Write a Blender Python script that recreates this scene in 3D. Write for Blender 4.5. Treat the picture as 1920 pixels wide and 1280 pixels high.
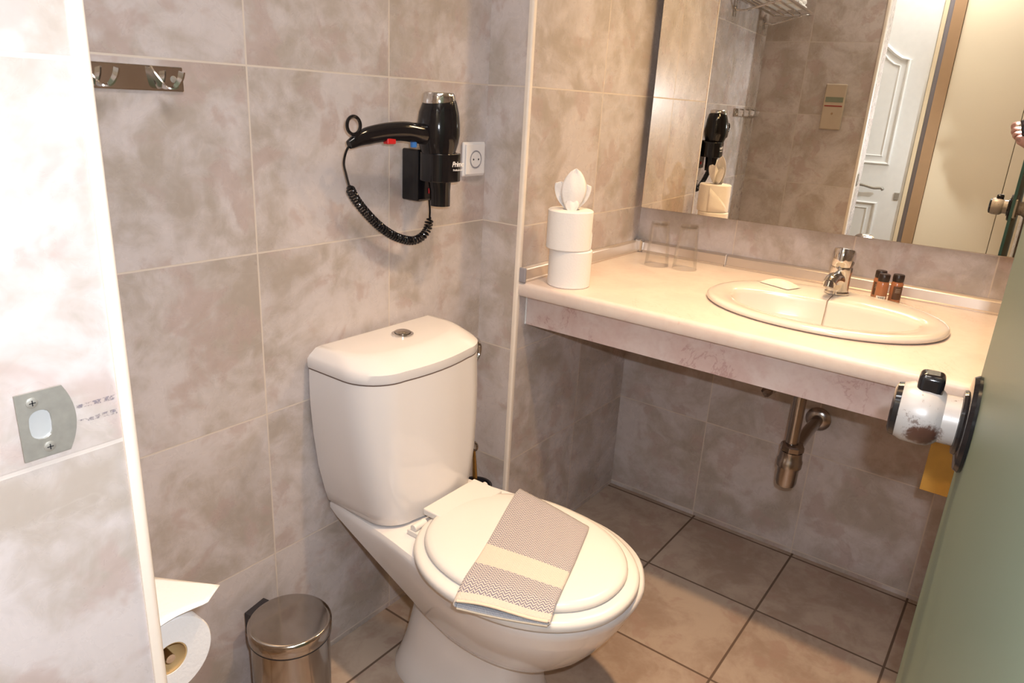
import bpy, bmesh, math, random
from mathutils import Vector, Matrix
random.seed(4)
PI = math.pi
for o in list(bpy.data.objects):
    bpy.data.objects.remove(o, do_unlink=True)
sc = bpy.context.scene
COL = sc.collection

# ------------------------------------------------------------------ camera
C = Vector((-2.121, -1.169, 1.3025))
yaw, pitch, roll, FPX = 0.62377, -0.3230, 0.0568, 1348.26
Fw = Vector((math.cos(pitch) * math.cos(yaw), math.cos(pitch) * math.sin(yaw), math.sin(pitch)))
r0 = Vector((math.sin(yaw), -math.cos(yaw), 0))
u0 = r0.cross(Fw)
Rt = math.cos(roll) * r0 + math.sin(roll) * u0
Up = -math.sin(roll) * r0 + math.cos(roll) * u0
cam_data = bpy.data.cameras.new('camera')
cam_data.sensor_width = 36.0
cam_data.lens = 36.0 * FPX / 1920.0
cam_data.clip_start = 0.01
cam = bpy.data.objects.new('camera', cam_data)
COL.objects.link(cam)
M = Matrix((Rt, Up, -Fw)).transposed().to_4x4()
M.translation = C
cam.matrix_world = M
sc.camera = cam

# ------------------------------------------------------------------ world, lights, exposure
w = bpy.data.worlds.new('world')
sc.world = w
w.use_nodes = True
w.node_tree.nodes['Background'].inputs[0].default_value = (0.75, 0.8, 0.9, 1)
w.node_tree.nodes['Background'].inputs[1].default_value = 0.3
sc.view_settings.view_transform = 'Standard'
sc.view_settings.look = 'None'
sc.view_settings.gamma = 1
sc.view_settings.use_curve_mapping = False
sc.view_settings.exposure = 0.13


def area(name, loc, aim, sx, sy, power, color, spread=None):
    l = bpy.data.lights.new(name, 'AREA')
    l.shape = 'RECTANGLE'
    l.size, l.size_y = sx, sy
    l.energy = power
    l.color = color
    if spread:
        l.spread = spread
    o = bpy.data.objects.new(name, l)
    COL.objects.link(o)
    o.location = loc
    o.rotation_euler = (Vector(aim) - Vector(loc)).to_track_quat('-Z', 'Y').to_euler()
    return o


FLASH = C + 0.050 * Rt + 0.055 * Up + 0.012 * Fw
WARM = (1.0, 0.66, 0.33)
area('flash_light', FLASH, FLASH + Fw - 0.30 * Rt - 0.12 * Up, 0.03, 0.015, 10.0, (0.84, 0.91, 1.0))
area('mirror_lamp_light', (-0.25, -0.72, 1.93), (-0.27, -0.70, 0.0), 0.06, 0.35, 6.7, (1.0, 0.69, 0.36), math.radians(150))
area('ceiling_lamp_light', (-1.12, -0.78, 2.33), (-1.02, -0.85, 0.0), 0.06, 0.06, 6.2, (1.0, 0.66, 0.36), math.radians(76))
area('hall_daylight_fill', (-2.3, -0.75, 2.38), (-2.35, -0.75, 0.0), 0.35, 1.2, 27.0, (0.95, 0.97, 1.0))  # added source standing in for the hall's daylight
area('bathroom_fill_light', (-1.48, -0.9, 2.372), (-1.48, -0.85, 0.0), 0.34, 0.34, 4.5, (1.0, 0.90, 0.80))  # added soft fill that lifts the bathroom's darker areas


# ------------------------------------------------------------------ materials
def nmat(name):
    m = bpy.data.materials.new(name)
    m.use_nodes = True
    nt = m.node_tree
    b = nt.nodes['Principled BSDF']
    return m, nt, b


def setp(b, **k):
    for n, v in k.items():
        n = {'rough': 'Roughness', 'metal': 'Metallic', 'spec': 'Specular IOR Level', 'trans': 'Transmission Weight',
             'ior': 'IOR', 'coat': 'Coat Weight', 'coatr': 'Coat Roughness', 'sheen': 'Sheen Weight', 'sss': 'Subsurface Weight'}[n]
        b.inputs[n].default_value = v


def simple(name, col, rough=0.5, metal=0.0, var=0.06, scale=30.0, bump=0.0, **k):
    """colour with slight procedural variation"""
    m, nt, b = nmat(name)
    N, L = nt.nodes, nt.links
    tc = N.new('ShaderNodeTexCoord')
    no = N.new('ShaderNodeTexNoise')
    no.inputs['Scale'].default_value = scale
    no.inputs['Detail'].default_value = 4
    L.new(tc.outputs['Object'], no.inputs['Vector'])
    mx = N.new('ShaderNodeMix')
    mx.data_type = 'RGBA'
    mx.inputs[6].default_value = tuple(max(0, c * (1 - var)) for c in col) + (1,)
    mx.inputs[7].default_value = tuple(min(1, c * (1 + var)) for c in col) + (1,)
    L.new(no.outputs['Fac'], mx.inputs[0])
    L.new(mx.outputs[2], b.inputs['Base Color'])
    b.inputs['Roughness'].default_value = rough
    b.inputs['Metallic'].default_value = metal
    if bump:
        bp = N.new('ShaderNodeBump')
        bp.inputs['Strength'].default_value = bump
        bp.inputs['Distance'].default_value = 0.002
        L.new(no.outputs['Fac'], bp.inputs['Height'])
        L.new(bp.outputs[0], b.inputs['Normal'])
    setp(b, **k)
    return m


class NT:
    def __init__(s, nt):
        s.N, s.L = nt.nodes, nt.links

    def link(s, a, inp):
        if isinstance(a, (int, float)):
            inp.default_value = a
        else:
            s.L.new(a, inp)

    def m(s, op, a, b=None, c=None):
        n = s.N.new('ShaderNodeMath')
        n.operation = op
        for i, v in enumerate((a, b, c)):
            if v is not None:
                s.link(v, n.inputs[i])
        return n.outputs[0]

    def mix(s, f, a, b):
        n = s.N.new('ShaderNodeMix')
        n.data_type = 'RGBA'
        s.link(f, n.inputs[0])
        for i, v in ((6, a), (7, b)):
            if isinstance(v, tuple):
                n.inputs[i].default_value = v + (1,)
            else:
                s.L.new(v, n.inputs[i])
        return n.outputs[2]

    def noise(s, vec, scale, detail=4, rough=0.5, dist=0.0):
        n = s.N.new('ShaderNodeTexNoise')
        n.inputs['Scale'].default_value = scale
        n.inputs['Detail'].default_value = detail
        n.inputs['Roughness'].default_value = rough
        n.inputs['Distortion'].default_value = dist
        if vec is not None:
            s.L.new(vec, n.inputs['Vector'])
        return n.outputs['Fac']

    def step(s, v, lo, hi):
        n = s.N.new('ShaderNodeMapRange')
        n.interpolation_type = 'SMOOTHSTEP'
        s.link(v, n.inputs[0])
        n.inputs[1].default_value = lo
        n.inputs[2].default_value = hi
        return n.outputs[0]


def tile_mat(name, ux0, uy0, pu, v0, pv, light, brown, pink, grout, gw=0.0032, floor=False, rough=0.22):
    m, nt, b = nmat(name)
    T = NT(nt)
    g = nt.nodes.new('ShaderNodeNewGeometry')
    sp = nt.nodes.new('ShaderNodeSeparateXYZ')
    nt.links.new(g.outputs['Position'], sp.inputs[0])
    if floor:
        u = T.m('DIVIDE', T.m('SUBTRACT', sp.outputs[0], ux0), pu)
        v = T.m('DIVIDE', T.m('SUBTRACT', sp.outputs[1], v0), pv)
        extra = 3.0
    else:
        sn = nt.nodes.new('ShaderNodeSeparateXYZ')
        nt.links.new(g.outputs['True Normal'], sn.inputs[0])
        isx = T.m('GREATER_THAN', T.m('ABSOLUTE', sn.outputs[0]), 0.5)
        ua = T.m('DIVIDE', T.m('SUBTRACT', sp.outputs[0], ux0), pu)
        ub = T.m('DIVIDE', T.m('SUBTRACT', sp.outputs[1], uy0), pu)
        u = T.m('ADD', T.m('MULTIPLY', ub, isx), T.m('MULTIPLY', ua, T.m('SUBTRACT', 1.0, isx)))
        v = T.m('DIVIDE', T.m('SUBTRACT', sp.outputs[2], v0), pv)
        extra = T.m('MULTIPLY', isx, 7.3)
    fu, fv = T.m('FRACT', u), T.m('FRACT', v)
    du = T.m('MULTIPLY', T.m('MINIMUM', fu, T.m('SUBTRACT', 1.0, fu)), pu)
    dv = T.m('MULTIPLY', T.m('MINIMUM', fv, T.m('SUBTRACT', 1.0, fv)), pv)
    d = T.m('MINIMUM', du, dv)
    mask = T.m('SUBTRACT', 1.0, T.step(d, gw * 0.35, gw * 0.65))
    cb = nt.nodes.new('ShaderNodeCombineXYZ')
    T.link(T.m('FLOOR', u), cb.inputs[0])
    T.link(T.m('FLOOR', v), cb.inputs[1])
    T.link(extra, cb.inputs[2])
    wn = nt.nodes.new('ShaderNodeTexWhiteNoise')
    wn.noise_dimensions = '3D'
    nt.links.new(cb.outputs[0], wn.inputs['Vector'])
    sc_ = nt.nodes.new('ShaderNodeVectorMath')
    sc_.operation = 'SCALE'
    sc_.inputs[3].default_value = 12.0
    nt.links.new(wn.outputs['Color'], sc_.inputs[0])
    ad = nt.nodes.new('ShaderNodeVectorMath')
    ad.operation = 'ADD'
    nt.links.new(g.outputs['Position'], ad.inputs[0])
    nt.links.new(sc_.outputs[0], ad.inputs[1])
    vec = ad.outputs[0]
    n1 = T.noise(vec, 6.0, 5, 0.6, 0.5)
    n2 = T.noise(vec, 10.5, 4, 0.6, 0.4)
    n3 = T.noise(vec, 26.0, 4, 0.65, 0.6)
    f1 = T.m('MULTIPLY', T.step(T.m('ADD', T.m('MULTIPLY', n1, 0.75), T.m('MULTIPLY', n3, 0.25)), 0.40, 0.62), 1.0)
    f2 = T.m('MULTIPLY', T.step(n2, 0.53, 0.63), 0.65)
    # thin pale crack veins
    ridge = T.m('ABSOLUTE', T.m('SUBTRACT', T.noise(vec, 2.4, 5, 0.5, 0.8), 0.5))
    vein = T.m('MULTIPLY', T.m('SUBTRACT', 1.0, T.step(ridge, 0.0, 0.004)), 0.08)
    col = T.mix(f1, light, brown)
    col = T.mix(f2, col, pink)
    col = T.mix(vein, col, tuple(min(1, c * 1.25) for c in light))
    col = T.mix(mask, col, grout)
    nt.links.new(col, b.inputs['Base Color'])
    rr = T.m('ADD', T.m('MULTIPLY', mask, 0.5), T.m('ADD', rough, T.m('MULTIPLY', n3, 0.12)))
    nt.links.new(rr, b.inputs['Roughness'])
    bp = nt.nodes.new('ShaderNodeBump')
    bp.inputs['Strength'].default_value = 0.25
    bp.inputs['Distance'].default_value = 0.0008
    hh = T.m('MULTIPLY', mask, -1.0)
    nt.links.new(hh, bp.inputs['Height'])
    nt.links.new(bp.outputs[0], b.inputs['Normal'])
    return m


TL, TB, TP = (0.57, 0.505, 0.485), (0.405, 0.34, 0.29), (0.45, 0.345, 0.31)
GR = (0.61, 0.52, 0.44)
Z0, PV = 0.015, 0.33
M_back = tile_mat('tile_back', -1.330, 0.2, 0.339, Z0, PV, TL, TB, TP, GR)
M_nook = tile_mat('tile_nook', -0.307, 0.08, 0.36, Z0, PV, TL, TB, TP, GR)
M_mirw = tile_mat('tile_mirror_wall', 0.2, -0.44, 0.33, Z0, PV, TL, TB, TP, GR)
M_left = tile_mat('tile_left', -1.84, -0.21, 0.33, Z0 - 0.02, PV, TL, TB, TP, (0.54, 0.47, 0.42), 0.0038)
M_floor = tile_mat('tile_floor', -0.348, 0, 0.328, -0.448, 0.328, (0.44, 0.34, 0.265), (0.33, 0.235, 0.175), (0.36, 0.24, 0.185), (0.12, 0.075, 0.05), 0.006, True, 0.34)
M_white = simple('white_paint', (0.82, 0.82, 0.80), 0.4)
M_plastic_trim = simple('trim_plastic', (0.80, 0.70, 0.60), 0.35)
M_ceil = simple('ceiling_paint', (0.75, 0.72, 0.66), 0.8)
M_hallwall = simple('hall_paint', (0.88, 0.76, 0.56), 0.6, var=0.03, scale=3)
M_brownframe = simple('brown_frame', (0.42, 0.26, 0.14), 0.5)
M_ceramic = simple('ceramic', (0.72, 0.68, 0.66), 0.10, var=0.01, scale=4, coat=0.4, coatr=0.04)
M_basin = simple('basin_ceramic', (0.70, 0.64, 0.58), 0.12, var=0.01, coat=0.4, coatr=0.04)
M_seat = simple('seat_plastic', (0.66, 0.625, 0.59), 0.22, var=0.01, scale=5)
M_chrome = simple('chrome', (0.72, 0.70, 0.68), 0.09, 1.0, var=0.03)
M_steel = simple('brushed_steel', (0.45, 0.41, 0.37), 0.13, 1.0, var=0.05, scale=60)
M_nickel = simple('worn_nickel', (0.36, 0.34, 0.30), 0.42, 0.5, var=0.18, scale=120)
M_black = simple('black_gloss', (0.008, 0.007, 0.008), 0.10)
M_blackm = simple('black_matte', (0.02, 0.018, 0.022), 0.35)
M_paper = simple('tissue_paper', (0.82, 0.78, 0.75), 0.9, var=0.02, scale=200, bump=0.3)
M_card = simple('cardboard', (0.55, 0.36, 0.16), 0.8)
M_plasticw = simple('white_plastic', (0.80, 0.76, 0.74), 0.3, var=0.01)
M_red = simple('red_plastic', (0.5, 0.01, 0.012), 0.3)
M_blue = simple('blue_plastic', (0.04, 0.18, 0.5), 0.3)
M_greyp = simple('grey_plastic', (0.30, 0.28, 0.30), 0.4)
M_ivory = simple('ivory_plastic', (0.62, 0.57, 0.46), 0.3)
M_wood = simple('chipboard', (0.36, 0.19, 0.03), 0.6, var=0.15, scale=50)
M_upst = simple('satin_aluminium', (0.66, 0.56, 0.48), 0.30, 0.55, var=0.03)
M_chromed = simple('dull_chrome', (0.44, 0.40, 0.37), 0.22, 1.0, var=0.12, scale=40)
M_brass = simple('brass', (0.55, 0.36, 0.12), 0.2, 1.0)
M_skin = simple('skin', (0.60, 0.32, 0.26), 0.5)
M_sleeve = simple('sleeve_fabric', (0.10, 0.10, 0.16), 0.9)
M_camera = simple('camera_body', (0.03, 0.03, 0.035), 0.35)
M_cap = simple('bottle_cap', (0.025, 0.014, 0.010), 0.35)
M_labelw = simple('label_white', (0.75, 0.70, 0.62), 0.6)
M_labeld = simple('label_dark', (0.10, 0.045, 0.02), 0.5)
M_disp = simple('dispenser_beige', (0.50, 0.40, 0.30), 0.5)
M_green = simple('label_green', (0.20, 0.22, 0.15), 0.6)
M_redl = simple('label_red', (0.28, 0.01, 0.01), 0.6)
M_water = simple('thin_line', (0.30, 0.22, 0.16), 0.4)


def glass(name, col, rough=0.0, ior=1.45):
    m, nt, b = nmat(name)
    b.inputs['Base Color'].default_value = col + (1,)
    setp(b, rough=rough, trans=1.0, ior=ior)
    return m


def thin_glass(name, col, refl=0.06, rough=0.02):
    """clear thin glass wall: mostly transparent, reflections by angle"""
    m, nt, b = nmat(name)
    N, L = nt.nodes, nt.links
    N.remove(b)
    out = N['Material Output']
    tr = N.new('ShaderNodeBsdfTransparent')
    tr.inputs[0].default_value = col + (1,)
    gl = N.new('ShaderNodeBsdfGlossy')
    gl.inputs['Roughness'].default_value = rough
    lw = N.new('ShaderNodeLayerWeight')
    lw.inputs[0].default_value = 0.25
    mp = N.new('ShaderNodeMath')
    mp.operation = 'MULTIPLY_ADD'
    mp.inputs[1].default_value = 0.26
    mp.inputs[2].default_value = refl
    L.new(lw.outputs['Fresnel'], mp.inputs[0])
    mx = N.new('ShaderNodeMixShader')
    L.new(mp.outputs[0], mx.inputs[0])
    L.new(tr.outputs[0], mx.inputs[1])
    L.new(gl.outputs[0], mx.inputs[2])
    L.new(mx.outputs[0], out.inputs[0])
    return m


M_tumbler = thin_glass('tumbler_glass', (0.998, 0.998, 0.995), 0.012)
M_amber = glass('amber_liquid', (0.75, 0.22, 0.08), 0.05)


def doorglass():
    """pale green tempered glass door, satin face"""
    m, nt, b = nmat('green_glass')
    b.inputs['Base Color'].default_value = (0.24, 0.30, 0.22, 1)
    setp(b, rough=0.42, trans=0.35, ior=1.45, spec=0.4)
    return m


M_doorglass = doorglass()
M_glassedge = simple('glass_edge', (0.03, 0.10, 0.10), 0.3)


def marble(name, light, pink, vein, rough, vs=4.0, vw=0.012):
    m, nt, b = nmat(name)
    T = NT(nt)
    g = nt.nodes.new('ShaderNodeTexCoord')
    vec = g.outputs['Object']
    n1 = T.noise(vec, 7.0, 5, 0.6, 0.6)
    n2 = T.noise(vec, 60.0, 3, 0.6)
    ridge = T.m('ABSOLUTE', T.m('SUBTRACT', T.noise(vec, vs, 6, 0.65, 1.2), 0.5))
    v = T.m('MULTIPLY', T.m('SUBTRACT', 1.0, T.step(ridge, 0.0, vw)), T.step(n1, 0.45, 0.6))
    col = T.mix(T.step(n1, 0.38, 0.62), light, pink)
    col = T.mix(T.m('MULTIPLY', v, 0.55), col, vein)
    col = T.mix(T.m('MULTIPLY', T.step(n2, 0.45, 0.7), 0.12), col, vein)
    nt.links.new(col, b.inputs['Base Color'])
    b.inputs['Roughness'].default_value = rough
    return m


M_counter = marble('counter_laminate', (0.72, 0.62, 0.55), (0.69, 0.57, 0.51), (0.60, 0.42, 0.34), 0.38, 3.0, 0.006)
M_panel = marble('panel_marble', (0.62, 0.52, 0.49), (0.56, 0.42, 0.39), (0.36, 0.20, 0.18), 0.30, 5.0, 0.02)


def knob_mat():
    """worn nickel knob with white scuffs and brown patches"""
    m, nt, b = nmat('scuffed_knob')
    T = NT(nt)
    g = nt.nodes.new('ShaderNodeTexCoord')
    n1 = T.noise(g.outputs['Object'], 60.0, 5, 0.75, 0.3)
    n2 = T.noise(g.outputs['Object'], 260.0, 4, 0.7)
    # one worn-through patch on the side, specks around it
    vd = nt.nodes.new('ShaderNodeVectorMath')
    vd.operation = 'DISTANCE'
    nt.links.new(g.outputs['Object'], vd.inputs[0])
    vd.inputs[1].default_value = (0.556, 0.044, 0.999)
    dd_ = T.m('ADD', vd.outputs['Value'], T.m('MULTIPLY', T.m('SUBTRACT', T.m('ADD', T.m('MULTIPLY', n1, 0.6), T.m('MULTIPLY', n2, 0.4)), 0.5), 0.045))
    k1 = T.m('SUBTRACT', 1.0, T.step(dd_, 0.012, 0.021))
    k2 = T.m('MULTIPLY', T.step(T.m('ADD', n1, T.m('MULTIPLY', n2, 0.4)), 0.80, 0.86), 0.7)
    k = T.m('MAXIMUM', k1, k2)
    col = T.mix(k, (0.33, 0.30, 0.28), (0.07, 0.030, 0.020))
    nt.links.new(col, b.inputs['Base Color'])
    b.inputs['Roughness'].default_value = 0.35
    return m


M_knob = knob_mat()


def towel_mat(name, inside=False):
    m, nt, b = nmat(name)
    T = NT(nt)
    g = nt.nodes.new('ShaderNodeTexCoord')
    sp = nt.nodes.new('ShaderNodeSeparateXYZ')
    nt.links.new(g.outputs['UV'], sp.inputs[0])
    u, v = sp.outputs[0], sp.outputs[1]     # metres across, metres along
    cell = 0.0062
    cu, cv = T.m('FLOOR', T.m('DIVIDE', u, cell)), T.m('FLOOR', T.m('DIVIDE', v, cell))
    par = T.m('MODULO', T.m('ABSOLUTE', cu), 2.0)
    k = 2 * PI / 0.0070
    s1 = T.m('SINE', T.m('MULTIPLY', T.m('ADD', u, v), k))
    s2 = T.m('SINE', T.m('MULTIPLY', T.m('SUBTRACT', u, v), k))
    s = T.m('ADD', T.m('MULTIPLY', s1, par), T.m('MULTIPLY', s2, T.m('SUBTRACT', 1.0, par)))
    f = T.step(s, -0.35, 0.55)
    pat = T.mix(f, (0.185, 0.165, 0.215), (0.58, 0.51, 0.45))
    cream = (0.60, 0.51, 0.43)
    # v: 0 at far fold ... 0.385 at near hem
    band = T.m('MULTIPLY', T.m('GREATER_THAN', v, 0.222), T.m('LESS_THAN', v, 0.287))
    col = T.mix(band, pat, cream)
    hem = T.m('GREATER_THAN', v, 0.368)
    col = T.mix(hem, col, cream)
    if inside:
        dots = T.m('MULTIPLY', T.m('GREATER_THAN', T.m('MULTIPLY', s1, s2), 0.6), 1.0)
        col = T.mix(dots, (0.46, 0.45, 0.46), (0.12, 0.12, 0.22))
    no = T.noise(g.outputs['UV'], 700.0, 2, 0.5)
    nt.links.new(col, b.inputs['Base Color'])
    b.inputs['Roughness'].default_value = 0.95
    b.inputs['Sheen Weight'].default_value = 0.2
    bp = nt.nodes.new('ShaderNodeBump')
    bp.inputs['Strength'].default_value = 0.6
    bp.inputs['Distance'].default_value = 0.0015
    nt.links.new(T.m('ADD', T.m('MULTIPLY', f, 0.6), no), bp.inputs['Height'])
    nt.links.new(bp.outputs[0], b.inputs['Normal'])
    return m


M_towel = towel_mat('towel_weave')
M_towelin = towel_mat('towel_lining', True)


def scratch_mat():
    m, nt, b = nmat('scratch')
    T = NT(nt)
    g = nt.nodes.new('ShaderNodeNewGeometry')
    n = T.noise(g.outputs['Position'], 260.0, 4, 0.7)
    out = nt.nodes['Material Output']
    tr = nt.nodes.new('ShaderNodeBsdfTransparent')
    mx = nt.nodes.new('ShaderNodeMixShader')
    nt.links.new(T.m('MULTIPLY', T.step(n, 0.44, 0.60), 0.7), mx.inputs[0])
    nt.links.new(tr.outputs[0], mx.inputs[1])
    nt.links.new(b.outputs[0], mx.inputs[2])
    nt.links.new(mx.outputs[0], out.inputs[0])
    b.inputs['Base Color'].default_value = (0.22, 0.19, 0.22, 1)
    return m


M_scratch = scratch_mat()
M_mirror = nmat('mirror_silver')[0]
_b = M_mirror.node_tree.nodes['Principled BSDF']
_b.inputs['Base Color'].default_value = (0.88, 0.85, 0.78, 1)
setp(_b, rough=0.0, metal=1.0)


def emis(name, col, s):
    m, nt, b = nmat(name)
    b.inputs['Emission Color'].default_value = col + (1,)
    b.inputs['Emission Strength'].default_value = s
    return m


M_flashon = emis('flash_tube', (0.95, 0.97, 1.0), 60.0)
M_lampwarm = emis('lamp_diffuser', WARM, 6.0)
M_fillcool = emis('fill_diffuser', (0.95, 0.97, 1.0), 2.0)  # glow of the two added light panels


# ------------------------------------------------------------------ mesh helpers
def link(name, me, mat, parent=None, smooth=False, auto=None):
    o = bpy.data.objects.new(name, me)
    COL.objects.link(o)
    if mat is not None and not me.materials:
        me.materials.append(mat)
    if smooth:
        for p in me.polygons:
            p.use_smooth = True
        if auto:
            try:
                me.set_sharp_from_angle(angle=auto)
            except Exception:
                pass
    if parent is not None:
        o.parent = parent
    return o


def mk(name, bm, mat, parent=None, smooth=False, auto=math.radians(35), bevel=0, bseg=3, solid=0, sub=0):
    bmesh.ops.recalc_face_normals(bm, faces=bm.faces)
    me = bpy.data.meshes.new(name)
    bm.to_mesh(me)
    bm.free()
    o = link(name, me, mat, parent, smooth, auto)
    if solid:
        s = o.modifiers.new('solid', 'SOLIDIFY')
        s.thickness = solid
        s.offset = 0
    if bevel:
        b = o.modifiers.new('bevel', 'BEVEL')
        b.width = bevel
        b.segments = bseg
        b.limit_method = 'ANGLE'
        b.angle_limit = math.radians(40)
        b.harden_normals = False
    if sub:
        s = o.modifiers.new('sub', 'SUBSURF')
        s.levels = sub
        s.render_levels = sub
    return o


def box(bm, a, b, mat=None):
    vs = [bm.verts.new((x, y, z)) for x in (a[0], b[0]) for y in (a[1], b[1]) for z in (a[2], b[2])]
    for f in ((0, 1, 3, 2), (4, 6, 7, 5), (0, 4, 5, 1), (2, 3, 7, 6), (0, 2, 6, 4), (1, 5, 7, 3)):
        bm.faces.new([vs[i] for i in f])
    return vs


def tbox(bm, a, b, Mx):
    vs = box(bm, a, b)
    for v in vs:
        v.co = Mx @ v.co
    return vs


def loft(bm, secs, cap0=True, cap1=True, closed=True):
    rings = [[bm.verts.new(p) for p in s] for s in secs]
    n = len(rings[0])
    for a, b in zip(rings, rings[1:]):
        for i in range(n if closed else n - 1):
            j = (i + 1) % n
            bm.faces.new((a[i], a[j], b[j], b[i]))
    if closed and cap0:
        bm.faces.new(rings[0])
    if closed and cap1:
        bm.faces.new(rings[-1][::-1])
    return rings


def basis(ax):
    ax = Vector(ax).normalized()
    t = Vector((0, 0, 1)) if abs(ax.z) < 0.9 else Vector((1, 0, 0))
    e1 = ax.cross(t).normalized()
    e2 = ax.cross(e1)
    return e1, e2, ax


def lathe(bm, o, ax, prof, n=40, cap0=True, cap1=True):
    """prof: list of (radius, distance along ax)"""
    e1, e2, a = basis(ax)
    o = Vector(o)
    secs = []
    for r, h in prof:
        r = max(r, 1e-5)
        secs.append([o + a * h + e1 * (r * math.cos(2 * PI * i / n)) + e2 * (r * math.sin(2 * PI * i / n)) for i in range(n)])
    return loft(bm, secs, cap0, cap1)


def spline(pts, m=8):
    P = [Vector(p) for p in pts]
    out = []
    for i in range(len(P) - 1):
        p0 = P[max(i - 1, 0)]
        p1, p2 = P[i], P[i + 1]
        p3 = P[min(i + 2, len(P) - 1)]
        for k in range(m):
            t = k / m
            out.append(0.5 * ((2 * p1) + (p2 - p0) * t + (2 * p0 - 5 * p1 + 4 * p2 - p3) * t * t + (3 * p1 - p0 - 3 * p2 + p3) * t ** 3))
    out.append(P[-1])
    return out


def tube(bm, pts, rad, n=12, closed=False, cap=True):
    pts = [Vector(p) for p in pts]
    N = len(pts)
    e = None
    secs = []
    for i, p in enumerate(pts):
        if closed:
            t = (pts[(i + 1) % N] - pts[i - 1]).normalized()
        else:
            t = (pts[min(i + 1, N - 1)] - pts[max(i - 1, 0)]).normalized()
        if e is None:
            e = basis(t)[0]
        e = (e - t * e.dot(t)).normalized()
        f = t.cross(e)
        r = rad[i] if isinstance(rad, (list, tuple)) else rad
        secs.append([p + e * (r * math.cos(2 * PI * k / n)) + f * (r * math.sin(2 * PI * k / n)) for k in range(n)])
    if closed:
        secs.append(secs[0])
        loft(bm, secs, False, False)
        bmesh.ops.remove_doubles(bm, verts=bm.verts, dist=1e-6)
    else:
        loft(bm, secs, cap, cap)


def B():
    return bmesh.new()


def thing(name, label, cat, loc=(0, 0, 0), rz=0.0, group=None):
    o = bpy.data.objects.new(name, None)
    COL.objects.link(o)
    o.empty_display_size = 0.05
    o.location = loc
    o.rotation_euler = (0, 0, rz)
    o['label'] = label
    o['category'] = cat
    if group:
        o['group'] = group
    return o


def tag(o, label, cat, group=None):
    o['label'] = label
    o['category'] = cat
    if group:
        o['group'] = group
    return o


def struct(name, bm, m, label=None, **k):
    o = mk(name, bm, m, **k)
    o['kind'] = 'structure'
    if label:
        o['label'] = label
    return o


def sbox(name, a, b, m, label=None, **k):
    bm = B()
    box(bm, a, b)
    return struct(name, bm, m, label, **k)


def superell(cx, cy, a, b, e, n, z):
    out = []
    for i in range(n):
        t = 2 * PI * i / n
        c, s = math.cos(t), math.sin(t)
        out.append((cx + a * math.copysign(abs(c) ** (2 / e), c), cy + b * math.copysign(abs(s) ** (2 / e), s), z))
    return out


# ------------------------------------------------------------------ the room
XL = -1.831      # left wall plane
XO = -2.03       # its hall side
YJ = -0.53       # jamb face
XP, YP = -0.657, -0.123   # corner of the pier / nook wall
H = 2.4
sbox('floor', (-2.62, -2.2, -0.06), (0.1, 0.1, 0), M_floor)
sbox('ceiling', (-2.62, -2.2, H), (0.1, 0.4, H + 0.06), M_ceil)
sbox('wall_back', (XO, 0, 0), (XP, 0.1, H), M_back, 'tiled back wall behind the toilet')
sbox('wall_nook', (XP, YP, 0), (0.1, 0.1, H), M_nook, 'tiled pier and wall at the left end of the vanity')
sbox('wall_mirror', (0, -2.2, 0), (0.1, YP, H), M_mirw, 'tiled wall behind the mirror and vanity')
sbox('wall_left', (XO, YJ, 0), (XL, 0, H), M_left, 'tiled wall and doorway jamb at the left')
sbox('wall_entrance', (XO, -2.2, 0), (XL, -1.235, H), M_left)
sbox('wall_header', (XO, -1.235, 2.1), (XL, YJ, H), M_left)
sbox('wall_right', (XL, -2.3, 0), (0.1, -2.2, H), M_mirw)
sbox('wall_hall', (-2.66, -2.2, 0), (-2.56, 0.4, H), M_hallwall)
sbox('wall_hall_end', (-2.56, 0.3, 0), (XO, 0.4, H), M_hallwall)
sbox('wall_hall_side', (XO, 0.1, 0), (XO + 0.1, 0.4, H), M_hallwall)
sbox('wall_hall_far', (-2.66, -2.3, 0), (XL, -2.2, H), M_hallwall)

# plastic corner trims
def corner_trim(name, x, y, r, z1, label):
    bm = B()
    secs = []
    for z in (0.0, z1):
        s = [(x + 0.001, y + 0.001, z), (x + r * 0.9, y + 0.001, z), (x + r * 0.9, y - 0.0015, z)]
        for k in range(7):
            t = k / 6 * PI / 2
            s.append((x + r * 0.25 - r * 0.45 * math.sin(t) if False else x + r * 0.3 * (1 - math.sin(t)) - 0.002 * math.sin(t), y + r * 0.3 * (1 - math.cos(t)) - 0.002 * math.cos(t), z))
        s.append((x - 0.0015, y + r * 0.9, z))
        s.append((x + 0.001, y + r * 0.9, z))
        secs.append(s)
    loft(bm, secs)
    return struct(name, bm, M_plastic_trim, label, smooth=True)


corner_trim('trim_1', XP, YP, 0.012, H - 0.001, 'cream plastic corner trim of the tiled pier')
bm = B()
secs = []
for z in (0.0, H - 0.001):
    s = []
    for k in range(9):
        t = -PI / 2 + k / 8 * PI / 2
        s.append((XL - 0.006 + 0.009 * math.cos(t), YJ + 0.006 + 0.009 * math.sin(t), z))
    s += [(XL + 0.003, YJ + 0.012, z), (XL - 0.012, YJ + 0.012, z), (XL - 0.012, YJ - 0.003, z)]
    secs.append(s)
loft(bm, secs)
struct('trim_2', bm, M_plastic_trim, 'cream plastic corner trim of the doorway jamb', smooth=True)

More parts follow.
